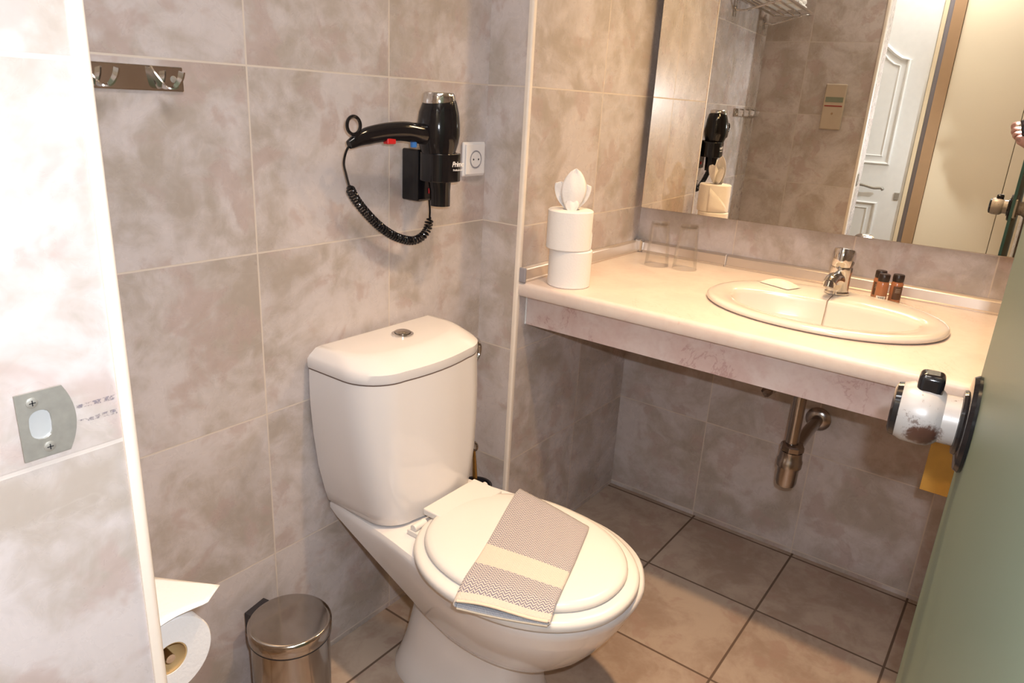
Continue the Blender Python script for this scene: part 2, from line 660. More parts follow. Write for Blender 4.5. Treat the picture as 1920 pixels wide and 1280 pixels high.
# hall: white panelled door, brown frame, cream wardrobe front (seen in the mirror)
XH = -2.56
bm = B()
box(bm, (XH, -0.70, 0.005), (XH + 0.035, 0.10, 2.06))
d2 = struct('door_2', bm, M_white, 'white panelled entrance door of the hall', bevel=0.003)
def arch_ring(y0, y1, z0, z1, arch, wdt, x0, x1):
    """raised moulding following a rectangular panel outline, optionally with an arched top"""
    pts = [(y0, z0), (y1, z0), (y1, z1)]
    if arch:
        for k in range(1, 12):
            t = k / 12
            yy = y1 + (y0 - y1) * t
            pts.append((yy, z1 + arch * 0.5 * (1 - math.cos(2 * PI * t))))
    pts.append((y0, z1))
    return [Vector((x0, a, b)) for a, b in pts]


for i, (y0, y1, z0, z1, ar) in enumerate(((-0.12, -0.595, 1.08, 1.62, 0.13), (-0.12, -0.575, 0.2, 0.86, 0.0))):
    bm = B()
    tube(bm, arch_ring(y0, y1, z0, z1, ar, 0.02, XH + 0.036, 0), 0.011, 8, closed=True)
    mk('moulding', bm, M_white, d2, smooth=True)
    bm = B()
    tube(bm, arch_ring(y0 - 0.04, y1 + 0.04, z0 + 0.04, z1 - 0.03, ar, 0.02, XH + 0.034, 0), 0.007, 8, closed=True)
    mk('moulding', bm, M_white, d2, smooth=True)
bm = B()
lathe(bm, (XH + 0.035, -0.45, 0.96), (1, 0, 0), [(0.024, 0), (0.024, 0.006), (0.009, 0.008), (0.009, 0.045)], 20)
tube(bm, spline([(XH + 0.08, -0.45, 0.96), (XH + 0.083, -0.50, 0.958), (XH + 0.083, -0.55, 0.948), (XH + 0.08, -0.59, 0.95), (XH + 0.075, -0.60, 0.94)]), 0.0085, 10)
mk('lever_handle', bm, M_nickel, d2, smooth=True)
bm = B()
box(bm, (XH + 0.035, -0.685, 0.890), (XH + 0.043, -0.660, 0.930))
mk('lock_plate', bm, M_nickel, d2, bevel=0.002)
sbox('trim_3', (XH, -0.722, 0), (XH + 0.05, -0.702, 2.1), simple('cream_frame', (0.80, 0.66, 0.45), 0.5))
sbox('trim_4', (XH, -0.745, 0), (XH + 0.03, -0.722, 2.1), M_greyp)
sbox('trim_5', (XH, -0.80, 0), (XH + 0.06, -0.745, 2.12), M_brownframe)
wd = thing('wardrobe', 'cream flush wardrobe front reflected at the right of the mirror', 'wardrobe', (XH + 0.02, -1.1, 0))
for y0, y1 in ((-1.155, -0.802), (-1.7, -1.158)):
    bm = B()
    box(bm, (-0.018, y0 + 1.1, 0.01), (0.02, y1 + 1.1, 2.3))
    mk('door_panel', bm, M_hallwall, wd, bevel=0.002)

# ------------------------------------------------------------------ mirror
def mx_(y):
    return -0.040 - 0.040 * (y + 0.6)


bm = B()
ya, yb, za, zb = -0.152, -1.40, 1.009, 1.86
for f in (0.0, 0.005):
    pass
pts = [(mx_(ya), ya), (mx_(yb), yb)]
box(bm, (0, 0, 0), (1, 1, 1))
vs = list(bm.verts)
for v in vs:
    y = ya if v.co.y > 0.5 else yb
    x = mx_(y) + (0.005 if v.co.x > 0.5 else 0.0)
    v.co = Vector((x, y, za if v.co.z < 0.5 else zb))
mir = thing('wall_mirror_panel', 'large frameless rectangular mirror above the vanity counter', 'mirror', (0, 0, 0))
mir.name = 'mirror'
mk('mirror_glass', bm, M_mirror, mir)
for k, (y, z) in enumerate(((-0.35, 1.15), (-1.2, 1.15), (-0.35, 1.75), (-1.2, 1.75))):
    bm = B()
    box(bm, (mx_(y) + 0.0052, y - 0.02, z - 0.02), (-0.0005, y + 0.02, z + 0.02))
    mk('mounting_block', bm, M_greyp, mir)

# lamp above the mirror (out of frame) and ceiling downlight, added panels for bathroom fill and hall daylight
t = thing('mirror_lamp', 'long warm lamp on the wall above the mirror', 'lamp', (0, -0.8, 1.98))
bm = B(); box(bm, (-0.30, -0.27, -0.025), (-0.004, 0.27, 0.025)); mk('housing', bm, M_chrome, t, bevel=0.006)
bm = B(); box(bm, (-0.29, -0.25, -0.031), (-0.21, 0.25, -0.0255)); mk('diffuser', bm, M_lampwarm, t)
t = thing('ceiling_lamp', 'round warm ceiling lamp over the bathroom', 'lamp', (-1.12, -0.78, 2.4))
bm = B(); lathe(bm, (0, 0, -0.0005), (0, 0, -1), [(0.09, 0), (0.09, 0.03), (0.08, 0.035)], 32); mk('rim', bm, M_chrome, t, smooth=True)
bm = B(); lathe(bm, (0, 0, -0.036), (0, 0, -1), [(0.07, 0), (0.065, 0.006)], 32); mk('diffuser', bm, M_lampwarm, t, smooth=True)
t = thing('fill_light_panel', 'added square ceiling panel for the bathroom fill light near the door', 'lamp', (-1.48, -0.90, 2.4))  # panel added to carry the fill light
bm = B(); box(bm, (-0.2, -0.2, -0.02), (0.2, 0.2, -0.0005)); mk('housing', bm, M_white, t)
bm = B(); box(bm, (-0.18, -0.18, -0.0235), (0.18, 0.18, -0.0205)); mk('diffuser', bm, M_fillcool, t)
t = thing('hall_daylight_panel', 'added flat white ceiling panel standing in for daylight in the hall', 'lamp', (-2.3, -0.75, 2.4))  # panel added to carry the daylight stand-in
bm = B(); box(bm, (-0.2, -0.62, -0.015), (0.2, 0.62, -0.0005)); mk('housing', bm, M_white, t)
bm = B(); box(bm, (-0.18, -0.6, -0.0185), (0.18, 0.6, -0.0155)); mk('diffuser', bm, M_fillcool, t)

# ------------------------------------------------------------------ strike plate on the jamb
sp_ = thing('strike_plate', 'worn nickel strike plate screwed to the tiled jamb at the left', 'strike plate', (-1.90, YJ, 1.023))
bm = B()
outl = [(-0.024, 0.030), (-0.024, -0.030), (0.012, -0.030)]
for k in range(1, 10):
    a = -1 + 2 * k / 10
    outl.append((0.012 + 0.008 * (1 - a * a), 0.030 * a))
outl.append((0.012, 0.030))
hole = []
for k in range(16):
    a = 2 * PI * k / 16
    hole.append((-0.007 + 0.0098 * math.cos(a) * (1.0 if math.cos(a) < 0 else 0.8), 0.0 + 0.0135 * math.copysign(abs(math.sin(a)) ** 0.6, math.sin(a))))
def plate_ring(bm, outl, hole, y):
    vo = [bm.verts.new((a, y, b)) for a, b in outl]
    vh = [bm.verts.new((a, y, b)) for a, b in hole]
    es = [bm.edges.new((vo[i], vo[(i + 1) % len(vo)])) for i in range(len(vo))]
    es += [bm.edges.new((vh[i], vh[(i + 1) % len(vh)])) for i in range(len(vh))]
    bmesh.ops.triangle_fill(bm, edges=es, use_beauty=True)
plate_ring(bm, outl, hole, -0.0022)
o = mk('plate', bm, M_nickel, sp_, solid=0.002)
bm = B()
lathe(bm, (-0.007, -0.0005, 0), (0, 1, 0), [(0.0145, -0.0005), (0.0140, 0.0004)], 24)
mk('latch_pocket', bm, simple('bright_metal', (0.62, 0.62, 0.62), 0.25, 0.4), sp_)
for z in (0.021, -0.0215):
    bm = B()
    lathe(bm, (-0.012 if z > 0 else -0.004, -0.003, z), (0, -1, 0), [(0.0048, -0.001), (0.0046, 0.0008), (0.003, 0.0014)], 18)
    s = mk('screw', bm, M_nickel, sp_, smooth=True)
    bm = B()
    x_ = -0.012 if z > 0 else -0.004
    box(bm, (x_ - 0.0025, -0.00465, z - 0.0004), (x_ + 0.0025, -0.00435, z + 0.0004))
    box(bm, (x_ - 0.0004, -0.00465, z - 0.0025), (x_ + 0.0004, -0.00435, z + 0.0025))
    mk('screw_slot', bm, M_blackm, s)
bm = B()
for z0, z1 in ((1.026, 1.031), (1.012, 1.017)):
    vs = [bm.verts.new(p) for p in ((-1.878, YJ - 0.0006, z0 + 0.001), (-1.845, YJ - 0.0006, z0), (-1.845, YJ - 0.0006, z1), (-1.878, YJ - 0.0006, z1 - 0.001))]
    bm.faces.new(vs)
struct('trim_6', bm, M_scratch, 'dark scrape marks on the jamb tile')

# ------------------------------------------------------------------ hook rail on the back wall
hk = thing('hook_rail', 'chrome wall rail with coat hooks at the upper left of the back wall', 'coat hooks', (-1.635, -0.001, 1.305))
bm = B()
box(bm, (-0.183, -0.0035, -0.019), (0.185, 0.0, 0.019))
mk('rail_plate', bm, M_chrome, hk, bevel=0.004)
for hx in (0.15, 0.05, -0.05, -0.145):
    bm = B()
    path = spline([(hx - 0.020, -0.004, 0.015), (hx - 0.016, -0.010, 0.004), (hx - 0.006, -0.020, -0.012), (hx + 0.006, -0.026, -0.012), (hx + 0.014, -0.030, 0.0), (hx + 0.017, -0.032, 0.012)], 6)
    secs = []
    for i, p in enumerate(path):
        t_ = (path[min(i + 1, len(path) - 1)] - path[max(i - 1, 0)]).normalized()
        nrm = Vector((0, -1, 0)).cross(t_).normalized()
        wv = t_.cross(nrm).normalized()
        hw, ht = 0.008, 0.0012
        secs.append([p + wv * hw + nrm * ht, p - wv * hw + nrm * ht, p - wv * hw - nrm * ht, p + wv * hw - nrm * ht])
    loft(bm, secs)
    mk('hook', bm, M_chrome, hk, smooth=True)
bm = B()
lathe(bm, (0.168, -0.0035, 0.0), (0, -1, 0), [(0.0055, 0), (0.005, 0.001), (0.003, 0.0015)], 16)
mk('screw', bm, M_nickel, hk, smooth=True)

# ------------------------------------------------------------------ power socket
so = thing('power_socket', 'white square power socket beside the hair dryer holder', 'socket', (-0.711, 0, 1.160))
bm = B(); box(bm, (-0.041, -0.009, -0.041), (0.041, -0.0005, 0.041)); mk('frame', bm, M_plasticw, so, bevel=0.004)
bm = B(); box(bm, (-0.036, -0.013, -0.036), (0.036, -0.0092, 0.036)); mk('cover', bm, M_plasticw, so, bevel=0.003)
bm = B()
lathe(bm, (0, -0.0132, 0), (0, -1, 0), [(0.0215, 0), (0.0215, 0.0012), (0.0195, 0.0012), (0.0185, -0.0)], 32, True, False)
mk('socket_ring', bm, M_greyp, so, smooth=True)
bm = B()
lathe(bm, (0, -0.0134, 0), (0, -1, 0), [(0.0184, 0), (0.018, 0.0006)], 32)
mk('socket_well', bm, M_plasticw, so, smooth=True)
for dx in (-0.0095, 0.0095):
    bm = B(); lathe(bm, (dx, -0.0142, 0), (0, -1, 0), [(0.0024, 0), (0.0024, 0.0003)], 12); mk('pin_hole', bm, M_blackm, so)

# ------------------------------------------------------------------ hair dryer holder, dryer
HX = -0.925
hold = thing('hair_dryer_holder', 'black wall holder with ring carrying the hair dryer', 'holder', (HX, 0, 1.135))
bm = B()
box(bm, (-0.028, -0.050, -0.056), (0.052, -0.0005, 0.056))
mk('wall_box', bm, M_black, hold, bevel=0.004)
# ring that carries the barrel: a wrap-round band
cxr, cyr = -0.006, -0.088
secs = []
for z, in ((-0.006,), (0.052,)):
    pass
def band(r0, r1, z0, z1, cx, cy, n=48):
    secs = []
    for (r, z) in ((r1, z0), (r1, z1), (r0, z1), (r0, z0), (r1, z0)):
        s = []
        for i in range(n):
            t = 2 * PI * i / n
            s.append((cx + r * 0.96 * math.copysign(abs(math.cos(t)) ** 0.75, math.cos(t)), cy + r * 0.85 * math.copysign(abs(math.sin(t)) ** 0.75, math.sin(t)), z))
        secs.append(s)
    return secs
bm = B()
loft(bm, band(0.036, 0.045, -0.008, 0.052, cxr + 0.008, cyr), False, False)
bmesh.ops.remove_doubles(bm, verts=bm.verts, dist=1e-6)
mk('ring', bm, M_black, hold, smooth=True, bevel=0.002)
bm = B(); box(bm, (0.005, -0.0525, -0.040), (0.020, -0.0502, -0.028)); mk('indicator_lamp', bm, M_red, hold, bevel=0.001)


def text_mesh(name, body, size, mat, Mx, parent, extrude=0.0003, shear=0.0, bold=0.0):
    cu = bpy.data.curves.new(name, 'FONT')
    cu.body = body
    cu.size = size
    cu.extrude = extrude
    cu.shear = shear
    cu.offset = bold
    cu.align_x = 'CENTER'
    cu.align_y = 'CENTER'
    tmp = bpy.data.objects.new(name + '_tmp', cu)
    COL.objects.link(tmp)
    bpy.context.view_layer.update()
    dg = bpy.context.evaluated_depsgraph_get()
    me = bpy.data.meshes.new_from_object(tmp.evaluated_get(dg))
    bpy.data.objects.remove(tmp, do_unlink=True)
    me.transform(Mx)
    me.materials.clear()
    return link(name, me, mat, parent)


MF = Matrix.Rotation(PI / 2, 4, 'X')     # text in the xz plane facing -y
text_mesh('lettering', 'Primo', 0.0155, M_plasticw, Matrix.Translation((cxr + 0.0215, cyr - 0.0388, 0.030)) @ MF, hold, shear=0.25, bold=0.0003)
text_mesh('lettering', 'Professional', 0.0062, M_plasticw, Matrix.Translation((cxr + 0.0215, cyr - 0.0388, 0.018)) @ MF, hold)

dr = thing('hair_dryer', 'black hair dryer with chrome top hanging in its wall holder', 'hair dryer', (HX + cxr, cyr, 1.135))
bm = B()
prof = [(0.019, -0.062), (0.022, -0.062), (0.0225, -0.03), (0.026, 0.0), (0.030, 0.03), (0.037, 0.052), (0.044, 0.075), (0.0462, 0.092), (0.0455, 0.112), (0.0425, 0.135), (0.0375, 0.152), (0.0355, 0.157), (0.033, 0.157)]
lathe(bm, (0, 0, 0), (0, 0, 1), [(0.0185, -0.05)] + prof[0:1] + prof[1:], 48)
for v in bm.verts:
    v.co.x += 0.010 * min(1, max(0, (0.058 - v.co.z) / 0.10))
    if v.co.z > 0.13:
        v.co.z += 0.16 * v.co.x * min(1, (v.co.z - 0.13) / 0.02)
mk('barrel', bm, M_black, dr, smooth=True)
bm = B()
lathe(bm, (0, 0, 0.1575), (0, 0, 1), [(0.0345, 0), (0.0348, 0.004), (0.033, 0.014), (0.030, 0.0175), (0.024, 0.019), (0.022, 0.016), (0.0, 0.016)], 48)
for v in bm.verts:
    v.co.z += 0.16 * v.co.x * max(0, 1 - (v.co.z - 0.1575) / 0.014)
mk('intake_grille', bm, M_chrome, dr, smooth=True)
# handle towards -x
bm = B()
hp = spline([(-0.015, 0, 0.088), (-0.06, 0.002, 0.092), (-0.10, 0.006, 0.096), (-0.15, 0.012, 0.093), (-0.195, 0.018, 0.084), (-0.229, 0.022, 0.070)], 6)
def handle_r(i, n):
    t = i / n
    return 0.022 * (1 - t) ** 1.0 + 0.0155 * t if t < 0.75 else 0.0175 - (t - 0.75) * 0.035
secs = []
for i, p in enumerate(hp):
    t_ = (hp[min(i + 1, len(hp) - 1)] - hp[max(i - 1, 0)]).normalized()
    upv = Vector((0, 1, 0)).cross(t_).normalized()
    r = handle_r(i, len(hp) - 1)
    secs.append([p + upv * (r * math.cos(a)) + Vector((0, 1, 0)) * (r * 0.78 * math.sin(a)) for a in [2 * PI * k / 20 for k in range(20)]])
loft(bm, secs)
mk('handle', bm, M_black, dr, smooth=True)
bm = B()
ringc = Vector((-0.222, 0.016, 0.106))
tube(bm, [ringc + Vector((0.0165 * math.cos(a), 0, 0.0165 * math.sin(a))) for a in [2 * PI * k / 32 for k in range(32)]], 0.0034, 10, closed=True)
box(bm, (-0.222, 0.012, 0.076), (-0.200, 0.020, 0.092))
mk('hanging_loop', bm, M_black, dr, smooth=True)
bm = B(); box(bm, (-0.148, 0.000, 0.071), (-0.125, 0.014, 0.083)); mk('switch', bm, M_red, dr, bevel=0.002)['label'] = 'red switch'
bm = B(); lathe(bm, (-0.072, 0.003, 0.064), (0, 0, 1), [(0.006, 0), (0.007, 0.002), (0.007, 0.012)], 18); mk('switch', bm, M_blue, dr, smooth=True)['label'] = 'blue button'
# cord: plain run, coil, plain run into the box
bm = B()
base = Vector((HX + cxr, cyr, 1.135))
W = lambda x, y, z: Vector((x, y, z)) - base
plain1 = spline([W(-1.150, -0.066, 1.208), W(-1.160, -0.060, 1.196), W(-1.160, -0.05, 1.170), W(-1.150, -0.045, 1.145), W(-1.141, -0.042, 1.124)], 8)
coilp = spline([W(-1.141, -0.042, 1.124), W(-1.122, -0.036, 1.098), W(-1.088, -0.034, 1.063), W(-1.045, -0.033, 1.028), W(-1.000, -0.033, 1.003), W(-0.955, -0.034, 0.990), W(-0.925, -0.036, 0.995), W(-0.907, -0.038, 1.012), W(-0.902, -0.040, 1.040)], 60)
plain2 = spline([W(-0.902, -0.040, 1.040), W(-0.903, -0.041, 1.058), W(-0.906, -0.040, 1.085)], 5)
# resample the coil by length
L_ = [0.0]
for a, b in zip(coilp, coilp[1:]):
    L_.append(L_[-1] + (b - a).length)
tot = L_[-1]
turns = 44
pts = []
e = Vector((0, 1, 0))
j = 0
nn = turns * 14
for i in range(nn + 1):
    s = tot * i / nn
    while j < len(L_) - 2 and L_[j + 1] < s:
        j += 1
    p = coilp[j].lerp(coilp[j + 1], (s - L_[j]) / max(L_[j + 1] - L_[j], 1e-9))
    t_ = (coilp[min(j + 3, len(coilp) - 1)] - coilp[max(j - 3, 0)]).normalized()
    e = (e - t_ * e.dot(t_)).normalized()
    f = t_.cross(e)
    a = 2 * PI * turns * i / nn
    r = 0.0080 * min(1.0, i / 20, (nn - i) / 20)
    pts.append(p + e * (r * math.cos(a)) + f * (r * math.sin(a)))
tube(bm, plain1[:-1] + pts + plain2[1:], 0.0024, 7)
mk('cord', bm, M_black, dr, smooth=True)

# ------------------------------------------------------------------ valve ring and toilet brush behind the cistern
t = thing('chrome_ring_holder', 'chrome ring on the back wall peeking out right of the cistern', 'ring holder', (-0.728, 0, 0.668))
bm = B(); lathe(bm, (0, -0.0005, 0), (0, -1, 0), [(0.016, 0), (0.016, 0.006), (0.007, 0.009), (0.006, 0.036)], 24); mk('wall_rosette', bm, M_chrome, t, smooth=True)
bm = B(); tube(bm, [(0.036 * math.cos(a), -0.036, 0.036 * math.sin(a)) for a in [2 * PI * k / 36 for k in range(36)]], 0.0055, 10, closed=True)
mk('ring', bm, M_chrome, t, smooth=True)

t = thing('toilet_brush', 'toilet brush in a holder behind the right of the toilet', 'toilet brush', (-0.735, -0.075, 0))
bm = B(); lathe(bm, (0, 0, 0.001), (0, 0, 1), [(0.048, 0), (0.050, 0.01), (0.043, 0.10), (0.044, 0.28), (0.046, 0.288), (0.040, 0.288), (0.038, 0.27)], 32)
mk('holder', bm, M_blackm, t, smooth=True)
bm = B(); tube(bm, [(0, 0, 0.27), (-0.006, 0.0, 0.34), (-0.012, 0, 0.40)], [0.0075, 0.006, 0.0035], 12)
mk('handle', bm, M_brass, t, smooth=True)
bm = B(); tube(bm, [(-0.013, 0.011 * math.cos(a), 0.412 + 0.012 * math.sin(a)) for a in [2 * PI * k / 20 for k in range(20)]], 0.003, 8, closed=True)
mk('hanging_loop', bm, M_steel, t, smooth=True)

# ------------------------------------------------------------------ toilet
TX = -1.045
to = thing('toilet', 'white ceramic close-coupled toilet with lid closed', 'toilet', (TX, 0, 0))


def interp(tab, y):
    if y >= tab[0][0]:
        return tab[0][1]
    for (a, fa), (b, fb) in zip(tab, tab[1:]):
        if b <= y <= a:
            s = (a - y) / (a - b)
            return fa + (fb - fa) * s
    return tab[-1][1]


def smoothtab(tab):
    P = spline([(y, v, 0) for y, v in tab], 10)
    return [(p.x, p.y) for p in P]


RW = smoothtab([(-0.005, 0.138), (-0.10, 0.148), (-0.20, 0.158), (-0.30, 0.174), (-0.40, 0.193), (-0.49, 0.202), (-0.56, 0.195), (-0.62, 0.171), (-0.665, 0.134), (-0.70, 0.076), (-0.712, 0.035), (-0.715, 0.0)])


def outline(yb, yf, s, z, n=36, inset=0.0):
    """closed outline from back (yb) round the front (yf); width from the rim table rescaled"""
    L, R = [], []
    for i in range(n + 1):
        t = i / n
        t2 = 1 - (1 - t) ** 1.8          # crowd points at the front
        y = yb + (yf - yb) * t2
        # map y to the table position so that the nose stays round
        yy = -0.005 + (y + 0.005) * (0.71 / abs(yf + 0.005)) if yf > -0.715 else y
        yy = max(yy, -0.715)
        wd_ = interp(RW, yy) * s - inset
        if i == n:
            wd_ = 0
        R.append((max(wd_, 0), y, z))
        L.append((-max(wd_, 0), y, z))
    return R + L[::-1][1:]


bm = B()
secs = []
for z, yb, yf, s in ((0.150, -0.42, -0.515, 0.30), (0.170, -0.39, -0.545, 0.42), (0.20, -0.35, -0.585, 0.56), (0.24, -0.295, -0.625, 0.69), (0.28, -0.235, -0.655, 0.80),
                     (0.32, -0.165, -0.680, 0.90), (0.355, -0.095, -0.698, 0.96), (0.38, -0.03, -0.708, 0.985), (0.395, -0.006, -0.715, 1.0), (0.405, -0.005, -0.714, 0.995), (0.412, -0.006, -0.708, 0.97)):
    secs.append(outline(yb, yf, s, z))
loft(bm, secs)
bmesh.ops.remove_doubles(bm, verts=bm.verts, dist=1e-5)
mk('bowl', bm, M_ceramic, to, smooth=True, auto=math.radians(60))
bm = B()
secs = []
for z, hw, yb, yf in ((0.0, 0.118, -0.135, -0.52), (0.02, 0.117, -0.137, -0.52), (0.05, 0.108, -0.15, -0.51), (0.10, 0.100, -0.165, -0.50), (0.18, 0.097, -0.185, -0.50), (0.26, 0.10, -0.20, -0.52), (0.31, 0.105, -0.20, -0.54)):
    secs.append([(x, y, zz) for x, y, zz in superell(0, (yb + yf) / 2, hw, abs(yf - yb) / 2, 3.0, 56, z)])
loft(bm, secs)
mk('pedestal', bm, M_ceramic, to, smooth=True)

# cistern
def tank_sec(z, hw, y1, rfront, off=0.0, n=10):
    """flat back at y=-0.012, rounded front corners"""
    yb = -0.012 - off
    pts = [(-hw, yb, z), ]
    cxl = -hw + rfront
    cyl = y1 + rfront
    for k in range(n + 1):
        a = PI + k / n * PI / 2
        pts.append((cxl + rfront * math.cos(a), cyl + rfront * math.sin(a), z))
    bow = 0.010
    for k in range(1, 6):
        t = k / 6
        pts.append((cxl + (2 * (hw - rfront)) * t, y1 - bow * 4 * t * (1 - t), z))
    for k in range(n + 1):
        a = -PI / 2 + k / n * PI / 2
        pts.append((hw - rfront + rfront * math.cos(a), cyl + rfront * math.sin(a), z))
    pts.append((hw, yb, z))
    return pts


bm = B()
secs = []
for z, hw, y1, rf in ((0.4125, 0.136, -0.202, 0.06), (0.420, 0.147, -0.213, 0.066), (0.45, 0.156, -0.215, 0.070), (0.52, 0.172, -0.214, 0.075), (0.60, 0.182, -0.212, 0.082), (0.67, 0.187, -0.209, 0.086), (0.72, 0.188, -0.206, 0.088), (0.7490, 0.187, -0.205, 0.088)):
    secs.append(tank_sec(z, hw, y1, rf))
loft(bm, secs)
mk('cistern', bm, M_ceramic, to, smooth=True, auto=math.radians(50))
bm = B()
loft(bm, [tank_sec(0.7491, 0.1868, -0.2048, 0.088, -0.001), tank_sec(0.7511, 0.1868, -0.2048, 0.088, -0.001)])
mk('cistern_seam_shade', bm, simple('seam_shade', (0.16, 0.11, 0.09), 0.7), to)  # dark band painted as the shadow line under the cistern lid
bm = B()
secs = []
for z, hw, y1, rf, off in ((0.7512, 0.178, -0.195, 0.08, 0.002), (0.7520, 0.187, -0.205, 0.088, -0.003), (0.756, 0.188, -0.206, 0.088, -0.003), (0.772, 0.188, -0.205, 0.088, -0.003), (0.780, 0.183, -0.192, 0.085, -0.001), (0.793, 0.172, -0.164, 0.082, 0.004), (0.797, 0.165, -0.152, 0.078, 0.008), (0.798, 0.155, -0.142, 0.074, 0.014)):
    secs.append(tank_sec(z, hw, y1, rf, off))
loft(bm, secs)
mk('cistern_lid', bm, M_ceramic, to, smooth=True, auto=math.radians(50))
bm = B()
lathe(bm, (0.010, -0.088, 0.7982), (0, 0, 1), [(0.0245, 0), (0.0245, 0.003), (0.022, 0.0045), (0.019, 0.0045), (0.0185, 0.003)], 36)
fb = mk('flush_button', bm, M_chrome, to, smooth=True)
bm = B()
lathe(bm, (0.010, -0.088, 0.8012), (0, 0, 1), [(0.0178, 0), (0.0178, 0.004), (0.016, 0.005)], 36)
mk('push_cap', bm, M_steel, fb, smooth=True)
bm = B()
lathe(bm, (-0.1815, -0.065, 0.703), (-1, -0.05, 0), [(0.0125, 0), (0.0125, 0.003), (0.010, 0.0045)], 24)
mk('inlet_plug', bm, M_ivory, to, smooth=True)

# seat and lid
def oval(cx, yb, yf, hw, z, n=72, e=2.15, inset=0.0):
    cy = (yb + yf) / 2
    ry = abs(yf - yb) / 2 - inset
    out = []
    for i in range(n):
        t = 2 * PI * i / n
        c, s = math.cos(t), math.sin(t)
        # egg: slightly wider towards the back half
        k = 1.0 + 0.05 * s
        out.append((cx + (hw - inset) * k * math.copysign(abs(c) ** (2 / e), c), cy + ry * math.copysign(abs(s) ** (2 / e), s), z))
    return out


bm = B()
secs = [oval(-0.027, -0.245, -0.715, 0.200, z, inset=i_) for z, i_ in ((0.4135, 0.010), (0.4145, 0.003), (0.419, 0.0), (0.427, 0.0), (0.432, 0.002), (0.4355, 0.008), (0.4365, 0.02))]
loft(bm, secs)
mk('seat_ring', bm, M_seat, to, smooth=True, auto=math.radians(60))
bm = B()
secs = [oval(-0.025, -0.262, -0.690, 0.176, z, inset=i_) for z, i_ in ((0.4375, 0.002), (0.441, 0.0), (0.446, 0.001), (0.4505, 0.006), (0.453, 0.016), (0.4545, 0.05), (0.455, 0.10))]
loft(bm, secs)
mk('lid', bm, M_seat, to, smooth=True, auto=math.radians(60))
bm = B()
box(bm, (-0.070, -0.315, 0.4376), (0.105, -0.232, 0.4532))
mk('hinge_cover', bm, M_seat, to, smooth=True, bevel=0.003)
for hx in (-0.098, 0.112):
    bm = B()
    box(bm, (hx - 0.020, -0.262, 0.4125), (hx + 0.014, -0.232, 0.424))
    lathe(bm, (hx - 0.017, -0.247, 0.430), (1, 0, 0), [(0.0085, 0), (0.0085, 0.036)], 18)
    mk('hinge', bm, M_seat, to, smooth=True, bevel=0.0015)

# ------------------------------------------------------------------ towel on the lid
def towel_pts():
    A = Vector((-0.918, -0.350, 0.464))   # far, left in the photo
    Bc = Vector((-0.945, -0.548, 0.464))  # far, right
    Cc = Vector((-1.232, -0.640, 0.464))  # near, right
    D = Vector((-1.300, -0.490, 0.464))   # near, left
    return A, Bc, Cc, D


A_, B_, C_, D_ = towel_pts()
tw = thing('folded_towel', 'grey and cream patterned folded hand towel lying on the toilet lid', 'towel', (-1.10, -0.51, 0.456))
org = Vector((-1.10, -0.51, 0.456))
bm = B()
uvl = bm.loops.layers.uv.new('UVMap')
NV, NU = 46, 40
LEN, WID = 0.385, 0.195


def towel_point(u, v, layer):
    """u 0..1 across, v 0..1 along; layer +1 top, 0 bottom"""
    p = (A_ * (1 - u) + B_ * u) * (1 - v) + (D_ * (1 - u) + C_ * u) * v
    z = 0.4555 + (0.0105 if layer else 0.0015)
    # ride over the lid edge at the near end
    over = max(0.0, v - 0.86) / 0.14
    z -= 0.016 * over ** 1.5
    # the near hem gapes open in a wave
    gap = max(0.0, v - 0.7) / 0.3
    if layer:
        z += 0.009 * gap * (0.5 + 0.6 * math.sin(u * PI * 1.5 + 0.2)) + 0.0012 * math.sin(v * 9 + u * 4)
    else:
        z -= 0.003 * gap * math.sin(u * PI)
    if v < 0.06:
        z -= (0.06 - v) * 0.06 * (1 if layer else 0)
    return Vector((p.x, p.y, z))


rows = []
for j in range(NV + 1):
    v = j / NV
    ring = []
    for i in range(NU + 1):
        ring.append((towel_point(i / NU, v, 1), i / NU * WID, v * LEN))
    # right curl
    pr_, pb = towel_point(1, v, 1), towel_point(1, v, 0)
    dirr = (towel_point(1, v, 1) - towel_point(0.9, v, 1)).normalized()
    hgt = (pr_.z - pb.z) / 2
    for k in range(1, 6):
        a = PI / 2 - k / 6 * PI
        ring.append((Vector((pr_.x, pr_.y, (pr_.z + pb.z) / 2)) + dirr * (hgt * math.cos(a)) + Vector((0, 0, hgt * math.sin(a))), WID + k * 0.003, v * LEN))
    for i in range(NU, -1, -1):
        ring.append((towel_point(i / NU, v, 0), i / NU * WID + 0.1, v * LEN))
    pl, pb = towel_point(0, v, 1), towel_point(0, v, 0)
    dirl = (towel_point(0, v, 1) - towel_point(0.1, v, 1)).normalized()
    hgt = (pl.z - pb.z) / 2
    for k in range(1, 6):
        a = -PI / 2 + k / 6 * PI
        ring.append((Vector((pl.x, pl.y, (pl.z + pb.z) / 2)) + dirl * (hgt * math.cos(a)) + Vector((0, 0, hgt * math.sin(a))), -0.02 + k * 0.003, v * LEN))
    rows.append([(bm.verts.new(p - org), a_, b_) for p, a_, b_ in ring])
nr = len(rows[0])
for a, b in zip(rows, rows[1:]):
    for i in range(nr):
        k = (i + 1) % nr
        f = bm.faces.new((a[i][0], a[k][0], b[k][0], b[i][0]))
        for lp, (vv, uu, ww) in zip(f.loops, (a[i], a[k], b[k], b[i])):
            lp[uvl].uv = (uu, ww)
f = bm.faces.new([x[0] for x in rows[0]][::-1])
for lp, x in zip(f.loops, rows[0][::-1]):
    lp[uvl].uv = (x[1], x[2])
me = bpy.data.meshes.new('towel_cloth')
bmesh.ops.recalc_face_normals(bm, faces=bm.faces)
bm.to_mesh(me)
bm.free()
me.materials.append(M_towel)
me.materials.append(M_towelin)
cl = link('cloth', me, None, tw, True)
